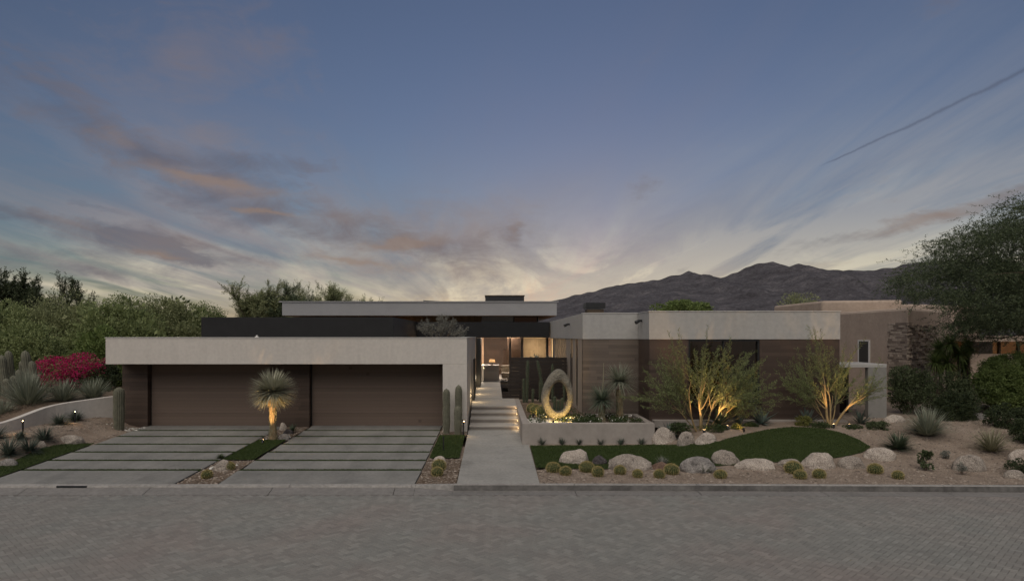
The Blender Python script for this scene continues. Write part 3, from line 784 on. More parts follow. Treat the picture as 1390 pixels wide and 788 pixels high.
# stacked stone on both faces of the corner: courses of real stones
def stones():
    mb = MB(); rr = random.Random(2)
    def face(p, q, u0, u1, z0, z1):
        d = Vector((q.x-p.x, q.y-p.y)); L = d.length; d.normalize(); n_ = Vector((d.y, -d.x))
        if n_.y > 0: n_ = -n_
        z = z0
        while z < z1:
            h = rr.uniform(.05, .11); u = u0+rr.uniform(-.12, .0)
            while u < u1:
                l = rr.uniform(.18, .55); t = rr.uniform(.04, .13); e = min(u+l, u1+rr.uniform(-.08, .06))
                pts_ = [(p.x+d.x*uu+n_.x*o, p.y+d.y*uu+n_.y*o) for uu, o in ((u, -.03), (e-.012, -.03), (e-.012, t), (u, t))]
                mb.prism(pts_, z+rr.uniform(0, .01), z+h-.008)
                u += l
            z += h
    Ltot = (Vector((cL.x, cL.y))-Vector((c0.x, c0.y))).length
    face(c0, cL, -.02, (1233-1205)/95*Ltot*.86, .4, zt_-.72)
    face(c0, cR, -.02, 4.2, .4, zt_-.72)
    return mb
stones().build('stone_veneer', M['stone'], nb)
# narrow window in the left face
def along(u, z, off=0):
    d = Vector((cL.x-c0.x, cL.y-c0.y)); L = d.length; d.normalize(); n_ = Vector((d.y, -d.x)); n_ = -n_ if n_.y > 0 else n_
    return (c0.x+d.x*u+n_.x*off, c0.y+d.y*u+n_.y*off, z)
def solve_u(px):
    best = min(range(0, 900), key=lambda k: abs(CX+F*along(k*.01, 0)[0]/along(k*.01, 0)[1]-px)); return best*.01
u0, u1 = solve_u(1181), solve_u(1166)
def zat(u, py): return EYE-(py-CY)/F*along(u, 0)[1]
zb, ztp = zat(u0, 495), zat(u0, 461)
def faceframe(u0, u1, z0, z1, o0, o1, mb):
    pp = [along(u0, 0, o0)[:2], along(u1, 0, o0)[:2], along(u1, 0, o1)[:2], along(u0, 0, o1)[:2]]
    mb.prism(pp, z0, z1)
mf = MB(); t = .07
faceframe(u0-.02, u0+t, zb, ztp, -.05, .05, mf); faceframe(u1-t, u1+.02, zb, ztp, -.05, .05, mf)
faceframe(u0+t, u1-t, ztp-t, ztp, -.05, .05, mf); faceframe(u0+t, u1-t, zb, zb+t, -.05, .05, mf)
wn2 = mf.build('window', M['cap'], nb)
mp = MB(); faceframe(u0+t, u1-t, zb+t, ztp-t, -.04, .012, mp); mp.build('pane', M['blackmetal'], wn2)

nb2 = thing('far_house', 'low beige house with lit orange windows behind the trimmed hedge', 'house', (27, 38, .5))
p0 = at(1318, 480, 38); p1 = at(1470, 480, 38)
MB().box(p0.x, p1.x, 38, 38.3, 0, p0.z).build('lower_wall', M['adobe'], nb2)
zt2 = at(1318, 463, 38).z
MB().box(p0.x-.6, p1.x, 37.2, 46, zt2, zt2+.32).build('roof_fascia', M['adobe'], nb2)
wv = MB().box(p0.x, p1.x, 38.12, 38.14, p0.z, zt2).build('window', M['darkglass'], nb2)
xm = at(1358, 463, 38).x
mb = MB()
for xx in (p0.x, xm, at(1384, 463, 38).x): mb.box(xx-.04, xx+.04, 38.02, 38.2, p0.z+.002, zt2-.002)
mb.each('window_frame', M['bark'], wv)
MB().box(xm+.04, p1.x, 38.6, 38.65, p0.z, zt2).build('lit_blind', M['warm_window'], nb2)
MB().box(p0.x, p1.x, 44, 44.1, 0, zt2).build('room_wall', M['interior_wood'], nb2)

# ------------------------------------------------------------------ interior furniture (seen through the entry glass)
isl = MB().box(-.75, .35, 43.2, 44.4, .70, 1.62).build('kitchen_island', M['white_paint'], origin=(-.2, 43.8, .7), bevel=.01)
tagp(isl, 'pale block island seen through the entry glass', 'kitchen island')
lp = thing('table_lamp', 'small warm glowing lamp on the pale island behind the entry glass', 'lamp', (-.1, 43.5, 1.62))
MB().tube([(-.1, 43.5, 1.62), (-.1, 43.5, 1.82)], [.05, .03], 10).build('lamp_base', M['blackmetal'], lp)
MB().tube([(-.1, 43.5, 1.82), (-.1, 43.5, 1.98)], [.20, .16], 16).build('lamp_shade', emat('lamp_shade', (1, .55, .2), 3.0), lp)
sofa = thing('sofa', 'pale sofa with rounded back seen through the entry glass', 'sofa', (1.0, 43.6, .7))
MB().box(.5, 1.6, 43.2, 44.0, .78, 1.15).build('seat', M['linen'], sofa, bevel=.06)
MB().box(.5, 1.6, 43.9, 44.15, .9, 1.6).build('backrest', M['linen'], sofa, bevel=.08)


# ------------------------------------------------------------------ boulders
def boulder(px0, px1, py0, py1, label, mat='rock', seed=0, depth=.75, group='boulders in the front garden', kind='boulder', tilt=0, D=None, sink=.22):
    cx = (px0+px1)/2; g_ = gnd(cx, py1-1.0) if D is None else at(cx, py1, D)
    s = g_.y/F; w = (px1-px0)*s/2; h = (py1-py0)*s; dy = w*depth
    cy = g_.y+dy*.75; cxw = (cx-CX)/F*cy; s2 = cy/F; w = (px1-px0)*s2/2
    zb = min(g_.z, H(cxw, cy) if D is None else g_.z)-sink*h
    top = EYE-(py0-CY)/F*cy
    hh = top-zb
    import bmesh
    bm = bmesh.new(); bmesh.ops.create_icosphere(bm, subdivisions=5, radius=1)
    rr = random.Random(seed*7+3); ox = rr.uniform(0, 90)
    # a few chopping planes give the flat facets of real granite
    planes = []
    for _ in range(7):
        n_ = Vector((rr.gauss(0, 1), rr.gauss(0, 1), rr.gauss(0, .8))).normalized(); planes.append((n_, rr.uniform(.76, .93)))
    for v_ in bm.verts:
        c = v_.co.copy()
        for n_, d_ in planes:
            t_ = c.dot(n_)
            if t_ > d_: c -= n_*(t_-d_)*.8
        k_ = 1+.11*mnoise.fractal(c*1.3+Vector((ox, 0, 0)), 1.0, 2.0, 5)+.025*mnoise.fractal(c*6+Vector((ox, 0, 0)), 1.0, 2.0, 3)
        c *= k_
        v_.co = c
    mx = max(abs(v_.co.x) for v_ in bm.verts); mz = max(v_.co.z for v_ in bm.verts); my = max(abs(v_.co.y) for v_ in bm.verts)
    for v_ in bm.verts:
        c = v_.co; z = c.z/mz; z = z if z > -.15 else -.15+(z+.15)*.15
        c.x = c.x/mx*w; c.y = c.y/my*dy; c.z = (z+.28)/1.28*hh+tilt*c.x
    me = bpy.data.meshes.new(kind); bm.to_mesh(me); bm.free()
    me.polygons.foreach_set('use_smooth', np.ones(len(me.polygons), dtype=bool)); me.materials.append(M[mat])
    o = bpy.data.objects.new(kind, me); COL.objects.link(o); o.location = (cxw, cy, zb)
    return tagp(o, label, 'boulder' if kind == 'boulder' else 'rock', group)
B = [
 (758, 803, 608, 631, 'domed pale granite boulder at the left end of the lawn, nearest the walkway', 'rock_pale'),
 (803, 826, 617, 632, 'small dark craggy rock between the domed boulder and the long boulder', 'rock_dark'),
 (824, 886, 616, 639, 'long humped granite boulder below the planter at the lawn edge', 'rock'),
 (884, 907, 626, 638, 'low brown stone half buried just right of the long humped boulder', 'rock_red'),
 (919, 973, 619, 642, 'speckled grey granite boulder behind the blue agave at the lawn edge', 'rock_grey'),
 (964, 1004, 610, 632, 'upright reddish granite boulder right of the speckled grey one', 'rock'),
 (997, 1057, 622, 639, 'long flat pale boulder lying in front of the middle of the lawn', 'rock_pale'),
 (1055, 1091, 622, 635, 'flat slab boulder tucked left of the large smooth boulder', 'rock'),
 (1087, 1136, 613, 637, 'large smooth rounded boulder at the right front of the lawn', 'rock_pale'),
 (1136, 1176, 619, 637, 'wedge shaped pale boulder between the smooth and the whitish boulder', 'rock'),
 (1173, 1217, 607, 626, 'whitish domed boulder at the right tip of the lawn', 'rock_pale'),
 (884, 920, 579, 603, 'big rounded boulder at the right corner of the planter', 'rock_pale'),
 (918, 945, 585, 606, 'squat mottled boulder in the middle of the three behind the lawn', 'rock'),
 (942, 975, 586, 604, 'smooth boulder rightmost of the three behind the lawn', 'rock_pale'),
 (1198, 1229, 562, 574, 'low pale boulder beside the porch pier', 'rock_pale'),
 (1293, 1338, 616, 641, 'low dusty boulder in the gravel at the far right', 'rock'),
 (1368, 1400, 609, 629, 'rough tan boulder cut by the right edge of the photo', 'rock_pale'),
 (1328, 1346, 549, 562, 'small brown rock in front of the trimmed hedge', 'rock'),
 (1318, 1340, 560, 570, 'flat grey rock below the small brown one by the hedge', 'rock_grey'),
 (1362, 1392, 637, 650, 'flat stone slab at the kerb in the bottom right corner', 'rock'),
 (586, 607, 618, 633, 'smooth pale boulder behind two barrel cacti left of the walkway', 'rock_pale'),
 (288, 316, 623, 640, 'boulder with flat top in the strip between the driveways', 'rock'),
 (378, 390, 573, 585, 'pointed pale rock right of the lit yucca trunk', 'rock_pale'),
 (378, 394, 588, 598, 'rounded grey rock at the foot of the lit yucca', 'rock_grey'),
 (384, 399, 582, 590, 'small dark pitted rock behind the rounded grey one near the lit yucca', 'rock_dark'),
 (75, 115, 590, 604, 'wide low mound of rock beside the left driveway', 'rock'),
 (50, 63, 598, 607, 'small rock left of the wide mound beside the drive', 'rock'),
 (-3, 24, 622, 634, 'grey boulder in the bottom left corner by the grass', 'rock_grey'),
 (720, 731, 570, 577, 'small stone against the planter soil', 'rock'),
]
for i, b_ in enumerate(B[:-1]): boulder(*b_, seed=i+1, depth=.62)
# chips around the strip boulder
pebbles('white_pebbles', [[(-7.9, 18.9), (-7.3, 18.9), (-7.3, 19.7), (-7.9, 19.7)], [(-14.3, 25.2), (-13.2, 25.2), (-13.2, 25.9), (-14.3, 25.9)], [(-7.9, 23.4), (-7.1, 23.4), (-7.1, 24.2), (-7.9, 24.2)]], 260, lambda x, y: H(x, y) if x < -13 else base(y), M['whitepebble'], 11, .02, .07)

# ------------------------------------------------------------------ cacti
def column_cactus(loc, h, r, name='column_cactus', ribs=14, mat='cactus', label='', group=None, lean=(0, 0), parent=None, build=True):
    nseg = 26; nr = ribs*4; V = []; Fq = []
    rr = random.Random(int(abs(loc[0]*100)))
    for i in range(nseg+1):
        t = i/nseg; z = h*t
        top = .14
        rad = r*(.80+.20*min(1, t*4)) * (math.sqrt(max(0, 1-((t-(1-top))/top)**2)) if t > 1-top else 1)*(1+.03*math.sin(t*17+loc[0]*9))
        for k in range(nr):
            a_ = 2*math.pi*k/nr; q = rad*(1+.13*math.cos(a_*ribs))
            V.append((loc[0]+q*math.cos(a_)+lean[0]*t**1.2, loc[1]+q*math.sin(a_)+lean[1]*t, loc[2]-.03+z))
    for i in range(nseg):
        for k in range(nr): Fq.append((i*nr+k, i*nr+(k+1) % nr, (i+1)*nr+(k+1) % nr, (i+1)*nr+k))
    Fq.append(tuple(range(nseg*nr, (nseg+1)*nr)))
    mb = MB().add(V, Fq)
    if not build: return mb
    o = mb.build(name, M[mat], parent=parent, origin=loc, smooth=True)
    # woolly spines along every rib
    rng = np.random.default_rng(int(abs(loc[0]*31))+3); P = []; D_ = []
    for k in range(ribs):
        a_ = 2*math.pi*k/ribs
        for t in np.arange(.04, .97, .035/h*1.4):
            rad = r*1.12*(.80+.20*min(1, t*4))*(math.sqrt(max(0, 1-((t-.86)/.14)**2)) if t > .86 else 1)
            for _ in range(3):
                P.append((loc[0]+rad*math.cos(a_)+lean[0]*t**1.2, loc[1]+rad*math.sin(a_)+lean[1]*t, loc[2]-.03+h*t))
                D_.append((math.cos(a_)+rng.normal(0, .5), math.sin(a_)+rng.normal(0, .5), rng.normal(0, .5)))
    s_ = quadmesh('spines', leafquads(np.array(P), np.array(D_), .035, .005, rng), M['yucca_straw'], parent=o)
    if parent is None: tagp(o, label, 'cactus', group)
    return o
def gl_(px, D, zoff=0): x = (px-CX)/F*D; return (x, D, H(x, D)+zoff)
def bl_(px, D): x = (px-CX)/F*D; return (x, D, base(D))
column_cactus(bl_(606, 24.7), 1.66, .115, label='single tall column cactus on the white garage pier, leftmost of the three', group='column cacti by the garage pier')
column_cactus(bl_(622.5, 24.85), 1.78, .11, label='tallest column cactus behind the short one at the garage pier corner', group='column cacti by the garage pier')
column_cactus(bl_(621.5, 24.45), 1.06, .115, label='short column cactus standing in front of the tallest one at the garage pier', group='column cacti by the garage pier')
column_cactus(gl_(161.5, 25.3), 1.62, .17, ribs=18, label='thick solitary column cactus at the left corner of the garage', mat='cactus')
# slender columns against the screen fence
for px_, py_, r_, ln, lb in ((715, 487, .06, .05, 'slender column cactus in front of the screen fence, leftmost tall one'),
                             (739, 487, .055, -.32, 'slender leaning column cactus against the screen fence'),
                             (750, 492, .05, .0, 'thin column cactus directly behind the ring sculpture top'),
                             (711, 512, .055, .0, 'knee high column cactus at the foot of the leftmost tall one by the fence'),
                             (723, 526, .05, .02, 'shortest column cactus in front of the screen fence'),
                             (766, 510, .05, .0, 'column cactus hidden partly by the right side of the ring sculpture'),
                             (733, 515, .04, .0, 'thin short column cactus right of the leaning one by the fence')):
    D = 30.6; x = (px_-CX)/F*D; z0 = .48; h_ = EYE-(py_-CY)/F*D-z0
    column_cactus((x, D, z0), h_, r_, ribs=8, mat='cactus_green', label=lb, group='slender cacti along the screen fence', lean=(ln, 0))
# green shoots seen through the ring
for px_, py_, lb in ((753, 536, 'leftmost'), (758, 541, 'middle'), (763, 538, 'rightmost')):
    D = 26.2; x = (px_-CX)/F*D
    column_cactus((x, D, .48), EYE-(py_-CY)/F*D-.48, .055, ribs=8, mat='cactus_green', label='short green cactus stem seen through the hole of the sculpture, %s of three' % lb, group='cactus stems behind the sculpture')
# big branching cactus at the left edge
cc = thing('branching_cactus', 'large clump of thick grey green cactus columns above the garden wall', 'cactus', gl_(14, 27.5))
zb_ = .95
for px_, py_, r_, dd in ((2, 480, .13, 0), (11, 474, .13, .5), (25, 500, .12, -.2), (34, 474, .15, .2), (43, 488, .12, -.3), (18, 508, .12, -.5), (-7, 478, .14, .3), (47, 506, .10, -.5), (8, 512, .12, -.8), (29, 488, .11, .6)):
    D = 27.5+dd; x = (px_-CX)/F*D
    mb = column_cactus((x*.985-.1, D, zb_-.1), EYE-(py_-CY)/F*D-zb_+.1, r_, ribs=12, build=False, lean=(x*.015+.1, 0))
    mb.build('column', M['cactus'], parent=cc, smooth=True)

def barrel(px0, px1, py0, py1, label, seed):
    g_ = gnd((px0+px1)/2, py1-1); s_ = g_.y/F; r = (px1-px0)*s_/2*.93; h = (py1-py0)*s_*1.0
    y = g_.y+r*.6; x = ((px0+px1)/2-CX)/F*y; z0 = H(x, y) if x > 1.3 or x < -13.5 else base(y)
    ribs = 20; nr = ribs*4; ns = 14; V = []; Fq = []
    for i in range(ns+1):
        t = i/ns; a_ = -.95+t*(math.pi/2+.95-.02); rad = r*math.cos(a_)**.85 if math.cos(a_) > 0 else 0; z = z0+h*.42+h*.56*math.sin(a_)
        if t > .93: z -= h*.03
        for k in range(nr):
            b__ = 2*math.pi*k/nr; q = rad*(1+.09*math.cos(b__*ribs)); V.append((x+q*math.cos(b__), y+q*math.sin(b__), z))
    for i in range(ns):
        for k in range(nr): Fq.append((i*nr+k, i*nr+(k+1) % nr, (i+1)*nr+(k+1) % nr, (i+1)*nr+k))
    Fq.append(tuple(range(ns*nr, (ns+1)*nr)))
    root = MB().add(V, Fq).build('barrel_cactus', M['barrel'], origin=(x, y, z0), smooth=True)
    rng = np.random.default_rng(seed); P = []; D_ = []
    for k in range(ribs):
        b__ = 2*math.pi*k/ribs
        for i in range(15):
            a_ = -.7+i/14*(math.pi/2+.66); rad = r*1.09*max(0, math.cos(a_))**.85; z = z0+h*.42+h*.57*math.sin(a_)
            for _ in range(4):
                P.append((x+rad*math.cos(b__), y+rad*math.sin(b__), z)); D_.append((math.cos(a_)*math.cos(b__)+rng.normal(0, .75), math.cos(a_)*math.sin(b__)+rng.normal(0, .75), math.sin(a_)+rng.normal(0, .6)))
    quadmesh('spines', leafquads(np.array(P), np.array(D_), .055*r/.2, .0075, rng), M['spine'], parent=root)
    return tagp(root, label, 'cactus', 'golden barrel cacti')
BC = [(742, 760, 630, 642, 'golden barrel cactus at the lawn corner nearest the walkway'),
 (760, 775, 635, 646, 'small golden barrel cactus second from the walkway'),
 (787, 806, 629, 642, 'golden barrel cactus just below the domed pale boulder'),
 (804, 819, 635, 648, 'golden barrel cactus below the small dark craggy rock'),
 (834, 849, 634, 645, 'small golden barrel cactus below the left end of the long humped boulder'),
 (859, 872, 639, 649, 'golden barrel cactus below the right end of the long humped boulder'),
 (888, 902, 639, 650, 'golden barrel cactus below the low brown stone'),
 (902, 921, 632, 645, 'wide golden barrel cactus against the left side of the speckled grey boulder'),
 (970, 986, 640, 650, 'squat golden barrel cactus alone near the kerb below the upright reddish boulder'),
 (1066, 1088, 629, 644, 'biggest golden barrel cactus in front of the flat slab boulder'),
 (1078, 1094, 640, 651, 'golden barrel cactus nearest the kerb in front of the biggest one'),
 (1104, 1120, 639, 650, 'golden barrel cactus below the large smooth boulder'),
 (1179, 1197, 632, 644, 'golden barrel cactus below the whitish domed boulder'),
 (1212, 1226, 641, 651, 'golden barrel cactus farthest right, alone on the gravel by the kerb'),
 (587, 605, 626, 639, 'golden barrel cactus touching the smooth boulder left of the walkway'),
 (586, 601, 636, 647, 'golden barrel cactus in front of another in the strip left of the walkway'),
 (304, 318, 629, 639, 'golden barrel cactus beside the boulder between the driveways'),
 (274, 288, 640, 650, 'golden barrel cactus alone near the kerb between the driveways')]
for i, b_ in enumerate(BC): barrel(*b_, seed=i+40)

# ------------------------------------------------------------------ rosettes and grasses
def strapleaves(c, n, L, w, el, rng, seg=5, droop=.5, fold=.25, az=(0, 6.283), base_r=.03, lenvar=.2, wprof=None, ball=False):
    """strap leaves from a centre; el = (min,max) start elevation; returns V,F"""
    V = []; Fq = []; k0 = 0
    for i in range(n):
        a_ = rng.uniform(*az); e = rng.uniform(*el) if not ball else math.asin(rng.uniform(math.sin(el[0]), math.sin(min(el[1], 1.57)))); l = L*rng.uniform(1-lenvar, 1+lenvar*.6); tw = rng.normal(0, .15)
        p = np.array([c[0]+base_r*math.cos(a_), c[1]+base_r*math.sin(a_), c[2]+base_r*.3]); dr_ = droop*rng.uniform(.5, 1.3)
        for s_ in range(seg+1):
            t = s_/seg; ee = e-dr_*t
            d = np.array([math.cos(ee)*math.cos(a_+tw*t), math.cos(ee)*math.sin(a_+tw*t), math.sin(ee)])
            if s_: p = p+d*l/seg
            ww = w*(wprof(t) if wprof else (1-t**1.6)*.95+.05)/2
            side = np.array([-math.sin(a_), math.cos(a_), 0]); up = np.cross(side, d)*-1
            V += [p-side*ww+up*ww*fold, p, p+side*ww+up*ww*fold]
        for s_ in range(seg):
            b0 = k0+s_*3
            Fq += [(b0, b0+1, b0+4, b0+3), (b0+1, b0+2, b0+5, b0+4)]
        k0 += 3*(seg+1)
    return V, Fq
def rosette(name, px, pyb, wpx, hpx, label, cat, mat, n=30, leafw=.09, el=(.2, 1.35), droop=.35, group=None, seed=1, seg=5, D=None, z=None, wprof=None, fold=.25, ground=None):
    g_ = gnd(px, pyb) if D is None else Vector(((px-CX)/F*D, D, z if z is not None else H((px-CX)/F*D, D)))
    s_ = g_.y/F; L = max(wpx*s_/2*1.05, hpx*s_*.92); rng = np.random.default_rng(seed)
    V, Fq = strapleaves(g_, n, L, leafw, el, rng, seg, droop, fold, wprof=wprof)
    o = MB().add(V, Fq).build(name, M[mat], origin=g_, smooth=True)
    return tagp(o, label, cat, group)
agp = lambda t: (.55+1.6*t*(1-t)*1.4)*(1-t**3)+.02
AG = 'agaves along the house wall'
rosette('agave', 909, 578, 46, 26, 'blue grey agave above the big rounded boulder beside the planter', 'agave', 'agave_blue', 22, .12, (.12, 1.4), .15, AG, 2, wprof=agp, D=22.9)
rosette('agave', 976, 577, 44, 26, 'broad agave lit warm under the large feathery tree', 'agave', 'agave_green', 22, .13, (.2, 1.4), .15, AG, 3, wprof=agp, D=23.0)
rosette('agave', 1033, 574, 42, 27, 'blue grey agave under the picture window corner, between the two feathery trees', 'agave', 'agave_blue', 24, .12, (.1, 1.4), .15, AG, 4, wprof=agp, D=23.3)
rosette('agave', 1096, 573, 40, 25, 'grey agave behind the left stem of the right feathery tree', 'agave', 'agave_blue', 24, .11, (.15, 1.4), .15, AG, 5, wprof=agp, D=23.3)
rosette('agave', 1168, 577, 30, 22, 'small spiky agave by the porch door', 'agave', 'yucca_dark', 26, .07, (.2, 1.4), .2, AG, 6, wprof=agp, D=23.3)
rosette('agave', 1004, 577, 30, 16, 'low blue agave left of the one under the window corner', 'agave', 'agave_blue', 20, .10, (.1, 1.2), .15, AG, 7, wprof=agp, D=23.2)
rosette('agave', 958, 641, 22, 16, 'small silvery blue agave in front of the speckled grey boulder', 'agave', 'yucca_blue', 34, .05, (.1, 1.4), .1, None, 8)
rosette('agave', 397, 579, 16, 12, 'small green agave behind the rocks by the lit yucca', 'agave', 'agave_green', 22, .06, (.1, 1.4), .1, None, 9, D=25.0, z=-.02)
YG = 'grassy yuccas on the right gravel'
rosette('grass_yucca', 1259, 592, 58, 45, 'large bushy blue grey yucca in front of the dark shrubs, biggest on the right gravel', 'yucca', 'yucca_blue', 420, .032, (.25, 1.5), .15, YG, 11)
rosette('grass_yucca', 1219, 610, 48, 29, 'low green yucca right of the whitish boulder', 'yucca', 'agave_green', 300, .028, (.15, 1.45), .35, YG, 12)
rosette('grass_yucca', 1346, 613, 50, 39, 'straw coloured yucca tuft by the rounded shrubs at the right edge', 'yucca', 'yucca_straw', 240, .026, (.25, 1.5), .25, YG, 13)
LG = 'spiky yuccas above the garden wall'
rosette('spiky_yucca', 38, 558, 104, 46, 'largest grey green spiky yucca above the garden wall, leftmost mound', 'yucca', 'yucca_blue', 700, .034, (.05, 1.5), .15, LG, 14, D=24.9, z=.80)
rosette('spiky_yucca', 86, 545, 66, 34, 'spiky yucca above the knee of the garden wall, below the magenta bush', 'yucca', 'yucca_blue', 420, .032, (.1, 1.5), .15, LG, 15, D=25.6, z=.92)
rosette('spiky_yucca', 126, 541, 62, 24, 'spiky yucca above the garden wall nearest the garage', 'yucca', 'yucca_blue', 420, .03, (.1, 1.4), .15, LG, 16, D=26.4, z=.98)
rosette('spiky_yucca', 2, 572, 40, 30, 'grey spiky yucca cut by the left edge above the garden wall', 'yucca', 'yucca_blue', 300, .03, (.1, 1.4), .15, LG, 17, D=23.6, z=.62)
TG = 'dark grassy tufts below the garden wall'
for i, (px_, pyb, w_, h_, lb) in enumerate([
    (80, 576, 30, 20, 'dark strappy tuft below the knee of the garden wall'),
    (103, 571, 20, 18, 'narrow dark tuft behind the right path light'),
    (122, 562, 26, 17, 'dark tuft second from the thick column cactus, under the garden wall'),
    (142, 559, 28, 17, 'dark tuft under the garden wall nearest the thick column cactus'),
    (60, 598, 28, 26, 'mixed green tuft in the open gravel between wall and grass strip'),
    (40, 613, 34, 26, 'dark tuft at the edge of the left grass strip'),
    (12, 618, 44, 34, 'largest dark tuft at the left edge beside the path light glow'),
    (-5, 596, 26, 26, 'tuft cut by the left edge below the garden wall'),
    (28, 596, 22, 14, 'small tuft beside the left path light')]):
    rosette('grassy_tuft', px_, pyb, w_, h_, lb, 'grass tuft', 'yucca_dark', 170, .026, (.15, 1.45), .55, TG, 20+i)
PG = 'small tufts along the foot of the planter'
for i, (px_, lb) in enumerate([(736, 'first tuft along the planter foot counted from the steps'), (763, 'second tuft along the planter foot counted from the steps'), (786, 'third tuft along the planter foot, directly under the sculpture side'), (815, 'fourth tuft along the planter foot, below the short yucca tree'), (843, 'fifth tuft along the planter foot, below the tall yucca tree'), (871, 'last tuft along the planter foot before the big rounded boulder')]):
    rosette('small_tuft', px_, 603.5, 9, 11, lb, 'grass tuft', 'yucca_dark', 60, .018, (.7, 1.5), .2, PG, 40+i)
rosette('small_tuft', 899, 631, 14, 14, 'greyish lavender tuft behind the low brown stone on the lawn edge', 'grass tuft', 'silver', 90, .02, (.4, 1.5), .2, None, 51)
rosette('small_tuft', 300, 622, 14, 8, 'low grey tuft at the lower end of the middle grass strip', 'grass tuft', 'shrub', 120, .02, (.2, 1.4), .4, None, 52)

# tree yuccas
def tree_yucca(px, D, pyb, ptop_trunk, pyc, rpx, trunk_r, label, mat, n=520, droopskirt=True, z0=None, seed=1, bulge=1.5, leafw=.02):
    x = (px-CX)/F*D; zb = base(D) if z0 is None else z0; zt_ = EYE-(ptop_trunk-CY)/F*D; c = (x, D, EYE-(pyc-CY)/F*D); Rr = rpx*D/F
    root = thing('tree_yucca', label, 'yucca tree', (x, D, zb))
    k = 16; P = []; rad = []
    for i in range(k+1):
        t = i/k; P.append((x+.015*math.sin(t*7+px), D, zb-.05+(zt_-zb+.05)*t)); rad.append(trunk_r*(1.25-.4*min(1, t*3)+(.0 if t < .7 else (t-.7)/.3*(bulge-1)*.9))*(1+.05*math.sin(i*2.3)))
    MB().tube(P, rad, 14).build('trunk', M['fibre'], root, smooth=True)
    rng = np.random.default_rng(seed)
    # dead fibres hanging on the trunk
    Pn = []; Dn = []
    for _ in range(700):
        t = rng.uniform(.02, 1); a_ = rng.uniform(0, 6.283); i = min(k, int(t*k)); r_ = rad[i]
        Pn.append((x+r_*math.cos(a_), D+r_*math.sin(a_), zb+(zt_-zb)*t)); Dn.append((math.cos(a_)*.25, math.sin(a_)*.25, -1))
    quadmesh('dead_leaf_skirt', leafquads(np.array(Pn), np.array(Dn), .10, .016, rng), M['yucca_straw'], parent=root)
    V, Fq = strapleaves(c, n, Rr, leafw, (-.55 if droopskirt else -.7, 1.5), rng, 4, .20, .2, base_r=.05, lenvar=.14, ball=True)
    if droopskirt:
        V2, F2 = strapleaves((c[0], c[1], c[2]-.03), n//4, Rr*.88, leafw, (-.85, -.2), rng, 3, .35, .2, base_r=.06, lenvar=.2)
        kk = len(V); V += V2; Fq += [tuple(j+kk for j in q) for q in F2]
    MB().add(V, Fq).build('crown', M[mat], root, smooth=True)
    return root
tree_yucca(370.5, 23.4, 596, 540, 532, 33, .118, 'tree yucca with round spiky head, trunk lit gold, between the two driveways', 'yucca_pale', 900, seed=3, bulge=1.9, leafw=.048)
tree_yucca(817, 24.0, 571, 550, 543, 26, .115, 'shorter tree yucca in the planter with a thin flower spike', 'yucca_green', 420, z0=.49, seed=4, leafw=.026, droopskirt=False, bulge=1.1)
tree_yucca(841, 24.3, 571, 528, 517, 28, .125, 'taller tree yucca in the planter with a spiky blue head', 'yucca_blue', 480, z0=.49, seed=5, leafw=.026, droopskirt=False, bulge=1.1)
sp_root = [o for o in bpy.data.objects if o.get('label', '').startswith('shorter tree yucca')][0]
a_ = at(818, 540, 24.0); b__ = at(819.5, 492, 24.0)
MB().tube([a_, (a_+b__)/2, b__], [.016, .014, .006], 6).build('flower_spike', M['yucca_straw'], sp_root)

# ------------------------------------------------------------------ leafy shrubs and trees
def leafcloud(c, rad, n, L, w, rng, clumps=40, csize=.3, flat=1.0, shell=.55, upbias=.35):
    """leaves gathered in clumps on an ellipsoid; c,rad = centre and radii"""
    c = np.array(c); rad = np.array(rad)
    cd = unit(rng.normal(size=(clumps, 3))); cr = rng.uniform(shell, 1.0, (clumps, 1))
    cc_ = cd*cr
    idx = rng.integers(0, clumps, n)
    d = unit(rng.normal(size=(n, 3))); r = rng.uniform(.35, 1, (n, 1))**.6
    cs = csize*rng.uniform(.6, 1.3, clumps)[idx][:, None]
    P = (cc_[idx]+d*r*cs*np.array([1, 1, flat]))*rad+c
    D_ = d+np.array([0, 0, upbias])+rng.normal(0, .5, (n, 3))
    return leafquads(P, D_, L, w, rng)
def shrub(name, px0, px1, py0, py1, D, label, mat, n=6000, L=.07, w=.035, group=None, seed=1, clumps=45, cat='shrub', csize=.32, depth=.8, stems=True, shell=.55):
    cx = (px0+px1)/2; s_ = D/F; x = (cx-CX)*s_; rx = (px1-px0)*s_/2; z1 = EYE-(py0-CY)*s_; z0 = EYE-(py1-CY)*s_
    rng = np.random.default_rng(seed); rz = (z1-z0)/2
    root = thing(name, label, cat, (x, D, z0), group)
    k = 1/(1+csize*.55)
    quadmesh('foliage', leafcloud((x, D, z0+rz), (rx*k, rx*depth*k, rz*k), n, L, w, rng, clumps, csize, shell=shell), M[mat], parent=root)
    if n >= 30000:
        quadmesh('inner_foliage', leafcloud((x, D, z0+rz*.9), (rx*.8, rx*depth*.7, rz*.85), 5000 if name == 'hedge_tree' else 16000, .32 if name == 'hedge_tree' else .09, .2 if name == 'hedge_tree' else .06, rng, 60, .35, shell=.3), M[mat], parent=root)
    if stems:
        mb = MB(); rr = random.Random(seed)
        for i in range(9):
            a = rr.uniform(0, 6.28); q = rr.uniform(.3, .8)
            mb.tube([(x+rr.uniform(-.15, .15)*rx, D+rr.uniform(-.15, .15)*rx, z0-.1), (x+rx*q*.5*math.cos(a), D+rx*q*.4*math.sin(a), z0+rz*.7), (x+rx*q*.8*math.cos(a), D+rx*q*depth*.8*math.sin(a), z0+rz*1.25)], [.03*rx, .02*rx, .006*rx], 5)
        mb.build('stems', M['bark'], root)
    return root
HG = 'tall leafy hedge trees behind the garage'
